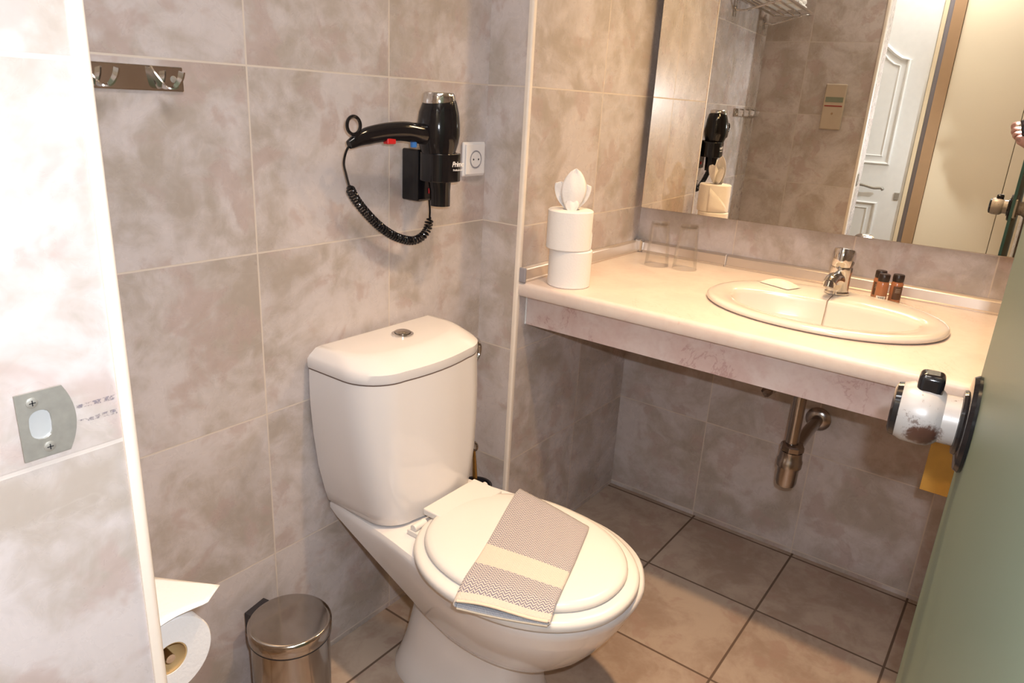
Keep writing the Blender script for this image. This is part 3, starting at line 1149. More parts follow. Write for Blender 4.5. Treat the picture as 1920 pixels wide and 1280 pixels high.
s_ = cl.modifiers.new('solid', 'SOLIDIFY')
s_.thickness = 0.0028
s_.offset = -1
s_.material_offset = 1
s_.material_offset_rim = 0
bm = B()
ed = [towel_point(i / 40, 1.0, 1) - org for i in range(41)]
tube(bm, ed, 0.0026, 8)
ed2 = [towel_point(i / 40, 1.0, 0) - org for i in range(41)]
tube(bm, ed2, 0.0024, 8)
mk('hem', bm, simple('towel_hem', (0.68, 0.56, 0.42), 0.9), tw, smooth=True)

# ------------------------------------------------------------------ pedal bin
pb_ = thing('pedal_bin', 'small round stainless steel pedal bin left of the toilet', 'bin', (-1.385, -0.118, 0))
bm = B(); lathe(bm, (0, 0, 0), (0, 0, 1), [(0.081, 0.0), (0.082, 0.012), (0.079, 0.016)], 56); mk('base_ring', bm, M_blackm, pb_, smooth=True)
bm = B(); lathe(bm, (0, 0, 0.0162), (0, 0, 1), [(0.079, 0), (0.079, 0.2225)], 64); mk('body', bm, M_steel, pb_, smooth=True)
bm = B(); lathe(bm, (0, 0, 0.2388), (0, 0, 1), [(0.0826, 0), (0.0826, 0.003)], 64); mk('seam', bm, M_blackm, pb_, smooth=True)
bm = B(); lathe(bm, (0, 0, 0.2419), (0, 0, 1), [(0.0825, 0), (0.0835, 0.002), (0.0835, 0.023), (0.0822, 0.0265), (0.0795, 0.0285), (0.074, 0.0290), (0.0, 0.0295)], 72); mk('lid', bm, M_steel, pb_, smooth=True)
bm = B()
tbox(bm, (-0.028, 0.079, 0.215), (0.028, 0.096, 0.268), Matrix.Rotation(math.radians(12), 4, 'Z'))
mk('hinge', bm, M_blackm, pb_, bevel=0.002)
bm = B()
tbox(bm, (-0.018, -0.115, 0.004), (0.018, -0.078, 0.009), Matrix.Rotation(math.radians(12), 4, 'Z'))
mk('pedal', bm, M_steel, pb_, bevel=0.002)

# ------------------------------------------------------------------ toilet roll on the left wall
RC = Vector((-1.772, -0.42, 0.617))
rr = thing('toilet_roll', 'white toilet roll on a wall holder at the lower left with folded end sheet', 'toilet roll', RC)
bm = B()
secs = []
n = 48
def ringy(r, y, n=48):
    return [(r * math.cos(2 * PI * k / n), y, r * math.sin(2 * PI * k / n)) for k in range(n)]
loft(bm, [ringy(0.022, 0.0), ringy(0.054, 0.0), ringy(0.0555, 0.002), ringy(0.0555, 0.096), ringy(0.054, 0.098), ringy(0.022, 0.098), ringy(0.022, 0.0)], False, False)
bmesh.ops.remove_doubles(bm, verts=bm.verts, dist=1e-6)
mk('roll', bm, M_paper, rr, smooth=True, auto=math.radians(40))
bm = B()
loft(bm, [ringy(0.0218, 0.001), ringy(0.0218, 0.097), ringy(0.0203, 0.097), ringy(0.0203, 0.001), ringy(0.0218, 0.001)], False, False)
bmesh.ops.remove_doubles(bm, verts=bm.verts, dist=1e-6)
mk('cardboard_core', bm, M_card, rr, smooth=True)
# folded sheet lying over the roll, ending in a point
bm = B()
G = []
for i in range(15):
    v = i / 14            # across the roll (radially outwards, +x)
    row = []
    for j in range(9):
        u = j / 8         # along the roll axis, 0 = near end
        x = -0.035 + 0.118 * v
        # near edge cut back to form the pointed flap
        y0 = -0.012 + max(0.0, v - 0.70) * 0.10
        y1 = 0.095 - max(0.0, v - 0.55) * 0.17
        y = y0 + (y1 - y0) * u
        top = 0.0565 * math.sqrt(max(0.02, 1 - min(1, (x / 0.060)) ** 2)) if x > -0.02 else 0.0575
        z = max(top, 0.0575 - 0.45 * max(0, x - 0.005) ** 1.0 * 0.25) + 0.004 + 0.012 * (1 - u) * v * (1 - v) * 2
        row.append(bm.verts.new((x, y, z)))
    G.append(row)
for a, b in zip(G, G[1:]):
    for j in range(8):
        bm.faces.new((a[j], b[j], b[j + 1], a[j + 1]))
mk('end_sheet', bm, M_paper, rr, smooth=True, solid=0.0012)
rh = thing('toilet_roll_holder', 'metal toilet roll holder on the left wall', 'holder', (XL, RC.y + 0.12, RC.z))
bm = B()
lathe(bm, (0.0005, 0, 0.0), (1, 0, 0), [(0.022, 0), (0.022, 0.005), (0.008, 0.008), (0.007, 0.04)], 24)
tube(bm, spline([(0.035, 0.0, 0.0), (0.059, -0.004, 0), (0.059, -0.02, 0.0), (0.059, -0.11, 0.0), (0.059, -0.119, 0.0)], 5), 0.006, 12)
mk('bracket', bm, M_chrome, rh, smooth=True)

# ------------------------------------------------------------------ vanity counter
va = thing('vanity_counter', 'cream stone-effect counter with marbled front panel under the mirror', 'vanity', (0, 0, 0))
ZT, ZB = 0.862, 0.826
Y0, Y1 = YP - 0.0008, -1.30
X0 = -0.655
# slab: rounded nose + flat part with an oval cut-out for the basin
bcx, bcy = -0.335, -0.788
hole = [(bcx + 0.190 * math.cos(2 * PI * k / 64), bcy + 0.245 * math.sin(2 * PI * k / 64)) for k in range(64)]
bm = B()
rect = [(X0 + 0.03, Y0), (-0.001, Y0), (-0.001, Y1), (X0 + 0.03, Y1)]


def plate(bm, z):
    vo = [bm.verts.new((a, b, z)) for a, b in rect]
    vh = [bm.verts.new((a, b, z)) for a, b in hole]
    es = [bm.edges.new((vo[i], vo[(i + 1) % 4])) for i in range(4)]
    es += [bm.edges.new((vh[i], vh[(i + 1) % 64])) for i in range(64)]
    bmesh.ops.triangle_fill(bm, edges=es, use_beauty=True)
    return vo, vh


t0, h0 = plate(bm, ZT)
t1, h1 = plate(bm, ZB)
for i in range(64):
    j = (i + 1) % 64
    bm.faces.new((h0[i], h0[j], h1[j], h1[i]))
for a, b in ((0, 1), (1, 2), (2, 3)):
    bm.faces.new((t0[a], t0[b], t1[b], t1[a]))
nose = []
rn = 0.012
for k in range(7):
    a = PI / 2 + k / 6 * PI / 2
    nose.append((X0 + rn + rn * math.cos(a), ZT - rn + rn * math.sin(a)))
nose += [(X0, ZB + 0.005), (X0 + 0.003, ZB)]
prevA, prevB = t0[0], t0[3]
ringA, ringB = [t0[0]], [t0[3]]
for x, z in nose:
    va_, vb_ = bm.verts.new((x, Y0, z)), bm.verts.new((x, Y1, z))
    bm.faces.new((prevA, va_, vb_, prevB))
    ringA.append(va_)
    ringB.append(vb_)
    prevA, prevB = va_, vb_
bm.faces.new((prevA, t1[0], t1[3], prevB))
bm.faces.new(ringA + [t1[0]])
bm.faces.new(ringB + [t1[3]])
mk('countertop', bm, M_counter, va, smooth=True, auto=math.radians(40))
bm = B(); box(bm, (-0.615, Y1, 0.741), (-0.599, YP - 0.004, ZB - 0.0005)); mk('front_panel', bm, M_panel, va, bevel=0.0008)
bm = B(); box(bm, (-0.6165, YP - 0.0040, 0.741), (-0.599, YP - 0.0008, ZB - 0.0005)); mk('edge_strip', bm, M_white, va)
bm = B(); box(bm, (-0.596, -1.20, 0.612), (-0.560, -1.092, ZB - 0.0005)); mk('support_block', bm, M_wood, va, bevel=0.001)['label'] = 'ochre wooden block'
bm = B(); box(bm, (-0.598, -0.20, 0.775), (-0.56, YP - 0.001, ZB - 0.0005)); mk('support_block', bm, M_wood, va)

# upstand strips
def strip(name, pts, dirn):
    """quarter profile strip; dirn is the outward direction"""
    bm = B()
    a, b = Vector(pts[0]), Vector(pts[1])
    d = Vector(dirn)
    secs = []
    for p in (a, b):
        prof = [(0, 0), (0.017, 0), (0.017, 0.004), (0.013, 0.006), (0.010, 0.030), (0.006, 0.034), (0.0, 0.036)]
        secs.append([p + d * q + Vector((0, 0, h)) for q, h in prof])
    loft(bm, secs)
    return mk(name, bm, M_upst, va, smooth=True, auto=math.radians(30))


strip('sealing_strip', ((-0.648, YP - 0.0008, ZT + 0.0003), (-0.028, YP - 0.0008, ZT + 0.0003)), (0, -1, 0))
strip('sealing_strip', ((-0.001, -0.152, ZT + 0.0003), (-0.001, -0.425, ZT + 0.0003)), (-1, 0, 0))
strip('sealing_strip', ((-0.001, -0.430, ZT + 0.0003), (-0.001, Y1, ZT + 0.0003)), (-1, 0, 0))
bm = B(); box(bm, (-0.0178, -0.4285, ZT + 0.0003), (-0.001, -0.4265, ZT + 0.0365)); mk('joint_cover', bm, M_plasticw, va, bevel=0.001)
bm = B(); box(bm, (-0.0285, -0.1525, ZT + 0.0003), (-0.001, YP - 0.0008, ZT + 0.041)); mk('corner_cap', bm, M_chrome, va, bevel=0.006)['label'] = 'chrome corner cap'
bm = B(); box(bm, (-0.656, YP - 0.0208, ZT + 0.0003), (-0.648, YP - 0.0008, ZT + 0.0385)); mk('end_cap', bm, M_greyp, va, bevel=0.003)['label'] = 'grey end cap'

# ------------------------------------------------------------------ basin
ba = thing('wash_basin', 'oval white ceramic basin set into the counter', 'basin', (bcx, bcy, ZT))
bm = B()
N_ = 96
def bsec(a_f, a_b, b, z, ox=0.0, e=2.1):
    out = []
    for i in range(N_):
        t = 2 * PI * i / N_
        c, s = math.cos(t), math.sin(t)
        a = a_b if c > 0 else a_f
        out.append((ox + a * math.copysign(abs(c) ** (2 / e), c), b * math.copysign(abs(s) ** (2 / e), s), z))
    return out
secs = [bsec(0.198, 0.212, 0.258, 0.0008), bsec(0.208, 0.222, 0.268, 0.0015), bsec(0.213, 0.227, 0.272, 0.006), bsec(0.212, 0.226, 0.271, 0.011), bsec(0.206, 0.220, 0.265, 0.0145), bsec(0.196, 0.205, 0.252, 0.016),
        bsec(0.176, 0.076, 0.218, 0.0145, 0, 2.0), bsec(0.171, 0.071, 0.213, 0.011, 0, 2.0), bsec(0.168, 0.068, 0.210, 0.002, -0.001, 2.0), bsec(0.160, 0.060, 0.200, -0.035, -0.004, 2.0), bsec(0.140, 0.042, 0.172, -0.075, -0.012, 2.0), bsec(0.080, 0.022, 0.095, -0.095, -0.03, 2.0), bsec(0.030, 0.018, 0.030, -0.102, -0.035, 2.0)]
loft(bm, secs, False, True)
mk('bowl', bm, M_basin, ba, smooth=True, auto=math.radians(70))
bm = B(); lathe(bm, (-0.045, 0, -0.1015), (0, 0, 1), [(0.030, 0), (0.030, 0.002), (0.020, 0.003)], 24); mk('drain_ring', bm, M_chrome, ba, smooth=True)
# pop-up rod line from tap to the bowl
bm = B()
tube(bm, [(0.128, 0.005, 0.016), (0.10, 0.004, 0.0165), (0.062, 0.002, 0.014), (0.052, 0.0, -0.004), (0.040, -0.001, -0.035), (0.022, -0.002, -0.064)], 0.0011, 6)
mk('chain', bm, M_water, ba, smooth=True)

# ------------------------------------------------------------------ faucet
FX, FY = -0.168, -0.783
fa = thing('mixer_tap', 'chrome single lever mixer tap on the back of the basin', 'tap', (FX, FY, ZT + 0.0165))
bm = B()
lathe(bm, (0, 0, 0), (0.0, 0, 1), [(0.030, 0), (0.030, 0.004), (0.0265, 0.008), (0.026, 0.045), (0.0275, 0.060), (0.027, 0.070)], 36)
mk('body', bm, M_chrome, fa, smooth=True)
bm = B()
sp2 = spline([(-0.008, 0, 0.034), (-0.035, 0.002, 0.044), (-0.062, 0.004, 0.045), (-0.082, 0.005, 0.036)], 6)
secs = []
for i, p in enumerate(sp2):
    t_ = (sp2[min(i + 1, len(sp2) - 1)] - sp2[max(i - 1, 0)]).normalized()
    upv = Vector((0, 1, 0)).cross(t_).normalized()
    k = i / (len(sp2) - 1)
    rw, rh_ = 0.020 - 0.005 * k, 0.016 - 0.003 * k
    secs.append([p + upv * (rh_ * math.cos(a)) + Vector((0, 1, 0)) * (rw * math.sin(a)) for a in [2 * PI * q / 24 for q in range(24)]])
loft(bm, secs)
mk('spout', bm, M_chrome, fa, smooth=True)
bm = B()
lathe(bm, (-0.082, 0.005, 0.036), (-0.35, 0, -1), [(0.0115, -0.006), (0.0118, 0.008), (0.010, 0.009), (0.009, 0.006)], 24)
mk('aerator', bm, M_steel, fa, smooth=True)
bm = B()
secs = []
for k, (z, r_, tx, tl) in enumerate(((0.0715, 0.0255, 0.0, 0.0), (0.080, 0.0275, 0.001, 0.0), (0.092, 0.0285, 0.002, 0.10), (0.104, 0.0280, 0.003, 0.22), (0.112, 0.0250, 0.003, 0.26), (0.1145, 0.018, 0.003, 0.27), (0.115, 0.004, 0.003, 0.27))):
    secs.append([(tx + r_ * (1.25 if math.cos(a) < 0 else 1.0) * math.cos(a), r_ * math.sin(a), z - tl * r_ * math.cos(a)) for a in [2 * PI * q / 40 for q in range(40)]])
loft(bm, secs)
mk('lever', bm, M_chrome, fa, smooth=True)

# ------------------------------------------------------------------ drain trap and stop valves
tr = thing('bottle_trap', 'chrome bottle trap and waste pipe under the basin', 'drain trap', (-0.26, -0.770, 0.0))
bm = B(); lathe(bm, (0, 0.004, 0.480), (0, 0, 1), [(0.0165, 0), (0.0165, 0.262)], 28); mk('tailpipe', bm, M_chromed, tr, smooth=True)
bm = B()
lathe(bm, (0, 0, 0.352), (0, 0, 1), [(0.012, 0), (0.024, 0.004), (0.027, 0.014), (0.0275, 0.055), (0.028, 0.058), (0.032, 0.060), (0.0325, 0.078), (0.030, 0.082), (0.0285, 0.102), (0.0285, 0.105)], 36)
mk('trap_body', bm, M_chromed, tr, smooth=True)
bm = B(); lathe(bm, (0, 0, 0.4575), (0, 0, 1), [(0.029, 0), (0.031, 0.003), (0.031, 0.015), (0.028, 0.019), (0.018, 0.022)], 8); mk('nut', bm, M_chromed, tr, smooth=False, bevel=0.001)
bm = B(); tube(bm, spline([(0.020, 0, 0.452), (0.08, 0.0, 0.455), (0.16, 0.0, 0.460), (0.2525, 0.0, 0.462)], 5), 0.0165, 20); mk('waste_pipe', bm, M_chromed, tr, smooth=True)
bm = B(); lathe(bm, (0.2595, 0.0, 0.462), (-1, 0, 0), [(0.036, 0), (0.036, 0.003), (0.032, 0.008), (0.018, 0.014)], 36); mk('wall_rosette', bm, M_chromed, tr, smooth=True)

sv = thing('stop_valve', 'small chrome angle stop valve on the wall under the counter', 'valve', (0, -0.650, 0.548))
bm = B(); lathe(bm, (-0.0005, 0, 0), (-1, 0, 0), [(0.024, 0), (0.022, 0.005), (0.011, 0.008), (0.011, 0.095)], 24); mk('stem', bm, M_chromed, sv, smooth=True)
bm = B(); lathe(bm, (-0.088, 0.002, 0), (-0.3, 0.6, -0.5), [(0.008, 0), (0.014, 0.008), (0.016, 0.022), (0.012, 0.030)], 8); mk('handle', bm, M_chromed, sv, bevel=0.001)
bm = B(); tube(bm, spline([(-0.045, 0, 0.006), (-0.055, -0.03, 0.06), (-0.09, -0.06, 0.16), (-0.10, -0.07, 0.25)], 6), 0.005, 10); mk('hose', bm, M_steel, sv, smooth=True)

# ------------------------------------------------------------------ spare toilet rolls with tissue flower
RX, RY = -0.578, -0.226


def roll_mesh(name, r, h, parent, z0=0.0):
    bm = B()
    n = 56
    def rg(rad, z):
        return [(rad * math.cos(2 * PI * k / n), rad * math.sin(2 * PI * k / n), z) for k in range(n)]
    loft(bm, [rg(0.021, z0), rg(r - 0.002, z0), rg(r, z0 + 0.002), rg(r, z0 + h - 0.003), rg(r - 0.003, z0 + h), rg(0.021, z0 + h), rg(0.021, z0)], False, False)
    bmesh.ops.remove_doubles(bm, verts=bm.verts, dist=1e-6)
    return mk(name, bm, M_paper, parent, smooth=True, auto=math.radians(40))


r1 = thing('spare_toilet_roll', 'lower toilet roll of the two stacked on the counter', 'toilet roll', (RX, RY, ZT + 0.0003))
roll_mesh('roll', 0.0545, 0.094, r1)
r2 = thing('spare_toilet_roll', 'upper toilet roll of the stack on the counter, folded tissue on top', 'toilet roll', (RX - 0.005, RY + 0.006, ZT + 0.095))
roll_mesh('roll', 0.0565, 0.097, r2)
# end sheet edge wrapped diagonally
bm = B()
G = []
for i in range(13):
    a = math.radians(-75 + i * 6.5)
    zt = 0.012 + 0.078 * (i / 12) ** 0.9
    col = []
    for k in range(4):
        z = 0.002 + (zt - 0.002) * k / 3
        col.append(bm.verts.new((0.0575 * math.cos(a), 0.0575 * math.sin(a), z)))
    G.append(col)
for a, b in zip(G, G[1:]):
    for k in range(3):
        bm.faces.new((a[k], b[k], b[k + 1], a[k + 1]))
mk('end_sheet', bm, M_paper, r2, smooth=True, solid=0.001)

tf = thing('tissue_flower', 'white tissue folded into a pointed flower on top of the toilet roll stack', 'tissue', (RX - 0.005, RY + 0.006, ZT + 0.190))
VR = Rt.copy(); VR.z = 0; VR.normalize()


def petal(parent, h, wdt, lean, yawdeg, back, z0=-0.006, tip=1.0, bulge=0.010):
    """leaf-shaped paper petal; faces the doorway, leaning sideways"""
    bm = B()
    n, m = 16, 10
    yv = math.radians(yawdeg)
    R_ = Matrix.Rotation(yv, 3, 'Z') @ VR
    Fv = Vector((0, 0, 1)).cross(R_)
    G = []
    for i in range(n + 1):
        t = i / n
        prof = (0.30 + 0.70 * math.sin(min(1.0, t / 0.5) * PI / 2) ** 1.2) if t < 0.5 else math.cos((t - 0.5) / 0.5 * PI / 2) ** (0.62 * tip)
        hw = wdt * prof * 0.5
        row = []
        for j in range(m + 1):
            s = -1 + 2 * j / m
            c = R_ * (s * hw + lean * t ** 1.2) + Vector((0, 0, z0 + h * t)) + Fv * (back + bulge * (1 - s * s) * math.sin(PI * min(1, t * 1.1)) - 0.0009 * math.sin(6 * s + 5 * t))
            row.append(bm.verts.new(c))
        G.append(row)
    for a, b in zip(G, G[1:]):
        for j in range(m):
            bm.faces.new((a[j], a[j + 1], b[j + 1], b[j]))
    bmesh.ops.remove_doubles(bm, verts=bm.verts, dist=1e-5)
    return mk('petal', bm, M_paper, parent, smooth=True, solid=0.0009)


petal(tf, 0.108, 0.062, 0.004, 0, -0.010, bulge=-0.012)
petal(tf, 0.074, 0.052, -0.030, -10, -0.002, tip=0.5)
petal(tf, 0.070, 0.050, 0.034, 10, -0.002, tip=0.5)
petal(tf, 0.095, 0.055, 0.010, 40, 0.006, bulge=0.01)
petal(tf, 0.040, 0.034, 0.0, 0, -0.017, bulge=-0.006)

# ------------------------------------------------------------------ glasses
def tumbler(x, y, label):
    g = thing('drinking_glass', label, 'glass', (x, y, ZT + 0.0004), 0, 'upturned glasses on the counter')
    bm = B()
    lathe(bm, (0, 0, 0), (0, 0, 1), [(0.0340, 0.0), (0.0355, 0.0006), (0.0355, 0.003), (0.0275, 0.126), (0.0265, 0.130), (0.0, 0.1305)], 40, False, True)
    lathe(bm, (0, 0, 0), (0, 0, 1), [(0.0340, 0.0), (0.0337, 0.003), (0.0258, 0.117), (0.023, 0.120), (0.0, 0.1205)], 40, False, True)
    mk('glass_wall', bm, M_tumbler, g, smooth=True)
    bm = B()
    lathe(bm, (0, 0, 0.1215), (0, 0, 1), [(0.0252, 0), (0.0256, 0.003), (0.0245, 0.0055), (0.0, 0.006)], 36)
    mk('thick_base', bm, thin_glass('glass_base', (0.98, 0.97, 0.95), 0.08, 0.05), g, smooth=True)
    return g


tumbler(-0.170, -0.276, 'upturned glass nearer the corner of the counter')
tumbler(-0.150, -0.356, 'upturned glass on the counter nearer the basin')

# ------------------------------------------------------------------ toiletry bottles
def bottle(x, y, label, lab, rz):
    b = thing('toiletry_bottle', label, 'bottle', (x, y, ZT + 0.0004), rz, 'amber toiletry bottles')
    bm = B()
    lathe(bm, (0, 0, 0), (0, 0, 1), [(0.0130, 0), (0.0142, 0.002), (0.0142, 0.052), (0.0125, 0.056), (0.009, 0.057)], 32)
    mk('body', bm, simple('amber_plastic', (0.55, 0.22, 0.10), 0.18, var=0.1, trans=0.35), b, smooth=True)
    bm = B()
    lathe(bm, (0, 0, 0.0572), (0, 0, 1), [(0.0128, 0), (0.0134, 0.001), (0.0134, 0.016), (0.012, 0.018), (0.0, 0.0182)], 32)
    mk('cap', bm, M_cap, b, smooth=True)
    # label wrapped round the front
    bm = B()
    G = []
    for i in range(13):
        a = PI + math.radians(-48 + 8 * i)
        G.append([bm.verts.new((0.0145 * math.cos(a), 0.0145 * math.sin(a), z)) for z in ((0.012, 0.046) if lab == 'dark' else (0.010, 0.020))])
    for a, c in zip(G, G[1:]):
        bm.faces.new((a[0], c[0], c[1], a[1]))
    lb = mk('sticker', bm, M_labeld if lab == 'dark' else M_labelw, b, smooth=True)
    bm = B()
    if lab == 'dark':
        for z in (0.038, 0.034, 0.030):
            for i in range(6):
                a = PI + math.radians(-24 + 8 * i)
                c = PI + math.radians(-24 + 8 * i + 5)
                bm.faces.new([bm.verts.new(q) for q in ((0.01465 * math.cos(a), 0.01465 * math.sin(a), z), (0.01465 * math.cos(c), 0.01465 * math.sin(c), z), (0.01465 * math.cos(c), 0.01465 * math.sin(c), z + 0.0014), (0.01465 * math.cos(a), 0.01465 * math.sin(a), z + 0.0014))])
        mk('print', bm, M_disp, lb)
    else:
        for i in range(10):
            a = PI + math.radians(-30 + 6 * i)
            c = a + math.radians(2.0 + (i % 3))
            bm.faces.new([bm.verts.new(q) for q in ((0.01465 * math.cos(a), 0.01465 * math.sin(a), 0.012), (0.01465 * math.cos(c), 0.01465 * math.sin(c), 0.012), (0.01465 * math.cos(c), 0.01465 * math.sin(c), 0.018), (0.01465 * math.cos(a), 0.01465 * math.sin(a), 0.018))])
        mk('print', bm, M_blackm, lb)
    return b


bottle(-0.118, -0.877, 'small amber bottle with black cap, front left of the three, white sticker', 'white', math.radians(15))
bottle(-0.092, -0.906, 'small amber bottle with black cap, rightmost of the three, dark label', 'dark', math.radians(28))
bottle(-0.076, -0.862, 'small amber bottle with black cap, behind the other two', 'dark', math.radians(0))

# soap sachet on the basin rim
bm = B()
G = []
for i in range(13):
    row = []
    for j in range(9):
        u, v = i / 12, j / 8
        x = -0.028 + 0.056 * u
        y = -0.045 + 0.09 * v
        e_ = math.sin(PI * u) * math.sin(PI * v)
        z = 0.002 + 0.012 * e_ ** 0.5 + 0.002 * math.sin(17 * u + 3 * v) * e_
        row.append((x, y, z))
    G.append(row)
top = [[bm.verts.new(p) for p in r] for r in G]
bot = [[bm.verts.new((p[0], p[1], 0.0008 + 0.0005 * (p[2] > 0.003))) for p in r] for r in G]
for Q, s in ((top, 1), (bot, -1)):
    for a, b in zip(Q, Q[1:]):
        for j in range(8):
            bm.faces.new((a[j], b[j], b[j + 1], a[j + 1]))
for a, b in zip(range(12), range(1, 13)):
    bm.faces.new((top[a][0], bot[a][0], bot[b][0], top[b][0]))
    bm.faces.new((top[a][8], top[b][8], bot[b][8], bot[a][8]))
for j in range(8):
    bm.faces.new((top[0][j], top[0][j + 1], bot[0][j + 1], bot[0][j]))
    bm.faces.new((top[12][j], bot[12][j], bot[12][j + 1], top[12][j + 1]))
o = mk('soap_sachet', bm, M_labelw, None, smooth=True)
o.location = (-0.200, -0.648, ZT + 0.0162)
o.rotation_euler = (0, 0.0, math.radians(-20))
tag(o, 'small white wrapped soap sachet on the back left rim of the basin', 'soap')

# ------------------------------------------------------------------ glass door with knob
DE = Vector((-1.250, -1.158))     # free edge
DH = Vector((-1.885, -1.212))     # hinge edge
dl = (DE - DH).length
ang = math.atan2(DE.y - DH.y, DE.x - DH.x)
dd = bpy.data.objects.new('door_1', None)
COL.objects.link(dd)
dd.location = (DH.x, DH.y, 0)
dd.rotation_euler = (0, 0, ang)
dd['kind'] = 'structure'
dd['label'] = 'pale green glass bathroom door standing open at the right edge'
dd['category'] = 'door'
bm = B(); box(bm, (0, -0.005, 0.008), (dl - 0.003, 0.005, 2.08)); mk('glass_panel', bm, M_doorglass, dd)
bm = B(); box(bm, (dl - 0.0028, -0.005, 0.008), (dl, 0.005, 2.08)); mk('polished_edge', bm, M_glassedge, dd)
kx, kz = dl - 0.050, 1.016
for sgn in (1, -1):
    bm = B()
    lathe(bm, (kx, sgn * 0.0052, kz), (0, sgn, 0), [(0.050, 0), (0.0505, 0.003), (0.048, 0.007), (0.034, 0.009), (0.033, 0.012)], 48)
    mk('rosette', bm, M_black if sgn > 0 else M_nickel, dd, smooth=True)
    bm = B()
    lathe(bm, (kx, sgn * 0.0175, kz), (0, sgn, 0), [(0.0255, 0), (0.0255, 0.014), (0.029, 0.018), (0.0315, 0.022), (0.0325, 0.030), (0.032, 0.046), (0.029, 0.0535)], 48)
    kb = mk('knob', bm, M_knob, dd, smooth=True)
    bm = B()
    lathe(bm, (kx, sgn * 0.0712, kz), (0, sgn, 0), [(0.0288, 0), (0.0278, 0.005), (0.022, 0.0075), (0.0, 0.008)], 48)
    mk('end_ring', bm, M_black, kb, smooth=True)
bm = B()
box(bm, (kx - 0.014, 0.036, kz + 0.020), (kx + 0.014, 0.060, kz + 0.046))
mk('thumb_turn', bm, M_black, dd, bevel=0.006, bseg=4, smooth=True)
bm = B(); box(bm, (dl - 0.075, -0.0135, kz - 0.035), (dl + 0.0005, -0.0055, kz + 0.035)); mk('latch_case', bm, M_nickel, dd, bevel=0.002)
for z in (0.3, 1.8):
    bm = B(); box(bm, (-0.008, -0.014, z - 0.04), (0.05, -0.0055, z + 0.04)); mk('hinge', bm, M_chrome, dd, bevel=0.002)

# ------------------------------------------------------------------ towel shelf on the back wall (seen in the mirror)
ts = thing('towel_shelf', 'chrome towel rack shelf high on the back wall, seen in the mirror', 'towel rack', (-1.50, 0, 1.76))
bm = B()
ring_pts = []
x0, x1, yf, yb_, rad = -0.30, 0.32, -0.215, -0.03, 0.05
def arc(cx, cy, a0, a1, r, n=8):
    return [(cx + r * math.cos(math.radians(a0 + (a1 - a0) * k / n)), cy + r * math.sin(math.radians(a0 + (a1 - a0) * k / n)), 0) for k in range(n + 1)]
ring_pts = arc(x0 + rad, yf + rad, 180, 270, rad) + arc(x1 - rad, yf + rad, 270, 360, rad) + [(x1, yb_, 0), (x0, yb_, 0)]
tube(bm, ring_pts, 0.006, 12, closed=True)
mk('outer_frame', bm, M_chrome, ts, smooth=True)
for y in (-0.075, -0.12, -0.165):
    bm = B(); tube(bm, [(x0 + 0.004, y, 0), (x1 - 0.004, y, 0)], 0.0045, 10); mk('rail', bm, M_chrome, ts, smooth=True)
for x in (x0 + 0.06, x1 - 0.06):
    bm = B()
    lathe(bm, (x, -0.0005, -0.04), (0, -1, 0), [(0.014, 0), (0.014, 0.006), (0.007, 0.008)], 20)
    tube(bm, spline([(x, -0.006, -0.04), (x, -0.05, -0.045), (x, -0.12, -0.025), (x, -0.19, -0.007)], 5), 0.005, 10)
    box(bm, (x - 0.007, -0.010, -0.07), (x + 0.007, -0.0005, -0.004))
    mk('bracket', bm, M_chrome, ts, smooth=True)


def folded(name, label, loc, sx, sy, h, layers, rz, grp):
    bm = B()
    for k in range(layers):
        z0 = k * h / layers
        z1 = (k + 1) * h / layers - 0.0008
        secs = []
        for i in range(9):
            x = -sx / 2 + sx * i / 8
            s = []
            zc, hz = (z0 + z1) / 2, (z1 - z0) / 2
            for q in range(24):
                a = 2 * PI * q / 24
                yy = (sy / 2) * math.copysign(abs(math.cos(a)) ** 0.35, math.cos(a))
                s.append((x, yy + 0.004 * math.sin(i * 1.7 + k), zc + hz * math.copysign(abs(math.sin(a)) ** 0.7, math.sin(a)) + (0.001 * math.sin(i * 2.1))*0))
            secs.append(s)
        loft(bm, secs)
    o = mk(name, bm, simple('terry_' + name, (0.80, 0.74, 0.66), 0.95, bump=0.5, scale=300), None, smooth=True, auto=math.radians(60))
    o.location = loc
    o.rotation_euler = (0, 0, rz)
    tag(o, label, 'towel', grp)
    return o


folded('bath_towel', 'white folded bath towel at the near end of the chrome rack', (-1.33, -0.118, 1.768), 0.24, 0.19, 0.07, 3, 0.03, 'towels on the rack')
folded('bath_towel', 'white folded bath towel at the far end of the chrome rack', (-1.585, -0.115, 1.768), 0.20, 0.18, 0.06, 3, -0.05, 'towels on the rack')

# ------------------------------------------------------------------ dispenser on the left wall (seen in the mirror)
dp = thing('bag_dispenser', 'beige wall dispenser with green label on the left wall, seen in the mirror', 'dispenser', (XL, -0.37, 1.355))
bm = B(); box(bm, (0.0005, -0.048, -0.105), (0.018, 0.048, 0.105)); mk('case', bm, M_disp, dp, bevel=0.006)
bm = B(); box(bm, (0.0182, -0.040, 0.022), (0.0190, 0.040, 0.045)); mk('green_label', bm, M_green, dp)
bm = B(); box(bm, (0.0182, -0.040, 0.002), (0.0190, 0.040, 0.007)); mk('red_stripe', bm, M_redl, dp)
bm = B(); lathe(bm, (0.0182, 0, -0.03), (1, 0, 0), [(0.005, 0), (0.004, 0.002)], 12); mk('rivet', bm, M_brownframe, dp)

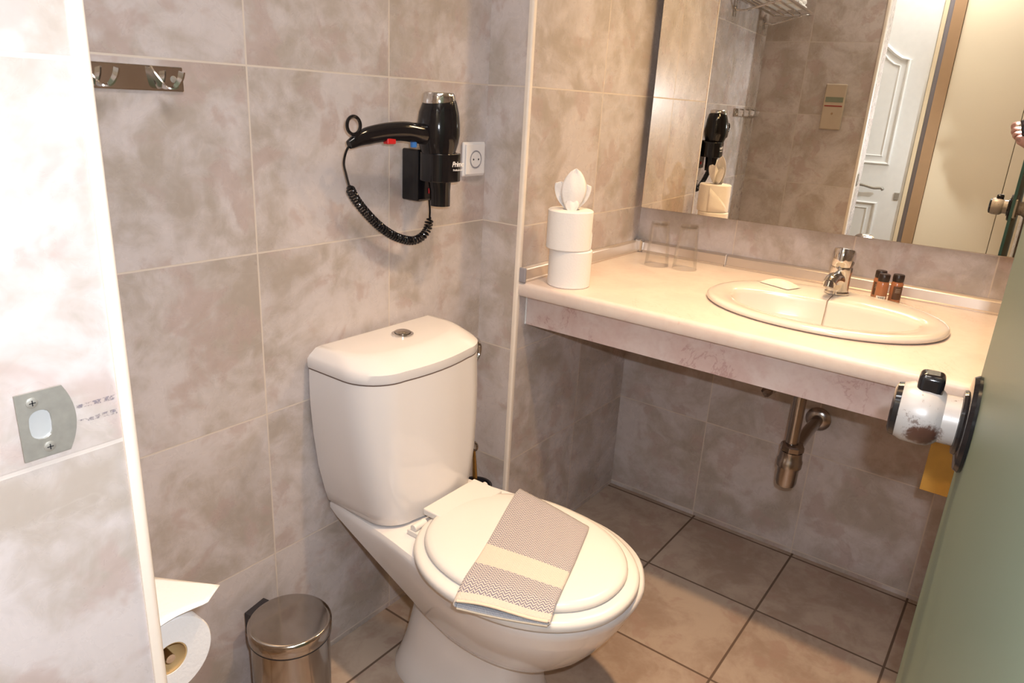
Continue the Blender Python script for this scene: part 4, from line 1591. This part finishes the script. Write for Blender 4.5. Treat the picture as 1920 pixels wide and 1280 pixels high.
# ------------------------------------------------------------------ photographer's camera and hand (seen in the mirror)
ce = thing('compact_camera', 'compact camera with lit flash held up in the doorway, seen in the mirror', 'camera', C)
MC = Matrix((Rt, Fw, Up)).transposed().to_4x4()    # local x right, y forward, z up
MC.translation = Vector((0, 0, 0))
bm = B(); tbox(bm, (-0.040, -0.055, -0.040), (0.075, -0.022, 0.036), MC); mk('body', bm, M_camera, ce, bevel=0.006)
bm = B(); tbox(bm, (0.030, -0.045, 0.0365), (0.070, -0.004, 0.068), MC); mk('flash_housing', bm, M_camera, ce, bevel=0.004)
bm = B(); tbox(bm, (0.033, -0.0035, 0.044), (0.067, -0.0025, 0.064), MC); mk('flash_window', bm, M_flashon, ce)
bm = B(); lathe(bm, MC @ Vector((0, -0.0215, 0)), Fw, [(0.028, 0), (0.028, 0.006), (0.024, 0.008), (0.024, 0.010)], 32); mk('lens_ring', bm, M_black, ce, smooth=True)

# left hand holding the camera's left end
pe = thing('person', 'hand and dark sleeve holding the camera, seen in the mirror', 'person', C)
def fing(pts, rads):
    bm = B()
    P = spline(pts, 5)
    n = len(P) - 1
    rr_ = [interp([(-k, r) for k, r in enumerate(rads)], -(i / n) * (len(rads) - 1)) for i in range(n + 1)]
    tube(bm, [MC @ p for p in P], rr_, 12)
    return bm
bm = B()
hand_parts = [
    ([(-0.075, -0.045, -0.045), (-0.085, -0.038, -0.010), (-0.070, -0.018, 0.018), (-0.045, -0.010, 0.026), (-0.034, -0.012, 0.027)], [0.012, 0.010, 0.009, 0.0085, 0.006]),
    ([(-0.070, -0.042, -0.050), (-0.080, -0.030, -0.022), (-0.062, -0.013, -0.002), (-0.040, -0.009, 0.004), (-0.030, -0.011, 0.004)], [0.012, 0.0105, 0.009, 0.008, 0.006]),
    ([(-0.064, -0.042, -0.058), (-0.072, -0.028, -0.040), (-0.056, -0.012, -0.022), (-0.036, -0.009, -0.017), (-0.028, -0.012, -0.016)], [0.012, 0.0100, 0.009, 0.008, 0.006]),
    ([(-0.055, -0.045, -0.066), (-0.060, -0.030, -0.054), (-0.048, -0.014, -0.040), (-0.034, -0.011, -0.034), (-0.028, -0.013, -0.032)], [0.011, 0.009, 0.008, 0.007, 0.005]),
    ([(-0.060, -0.075, -0.058), (-0.060, -0.078, -0.030), (-0.048, -0.072, -0.008), (-0.032, -0.066, 0.004)], [0.014, 0.012, 0.010, 0.007]),
    ([(-0.030, -0.110, -0.130), (-0.045, -0.085, -0.090), (-0.060, -0.060, -0.062), (-0.070, -0.048, -0.046)], [0.028, 0.030, 0.030, 0.014]),
]
for pts_, rads in hand_parts:
    P = spline(pts_, 5)
    n = len(P) - 1
    rr_ = [interp([(-k, r) for k, r in enumerate(rads)], -(i / n) * (len(rads) - 1)) for i in range(n + 1)]
    tube(bm, [MC @ p for p in P], rr_, 12)
mk('hand', bm, M_skin, pe, smooth=True)
bm = B()
tube(bm, [MC @ Vector(q) for q in ((-0.028, -0.112, -0.132), (0.01, -0.14, -0.20), (0.08, -0.17, -0.28), (0.18, -0.19, -0.34))], [0.034, 0.040, 0.046, 0.052], 20)
mk('sleeve', bm, M_sleeve, pe, smooth=True)
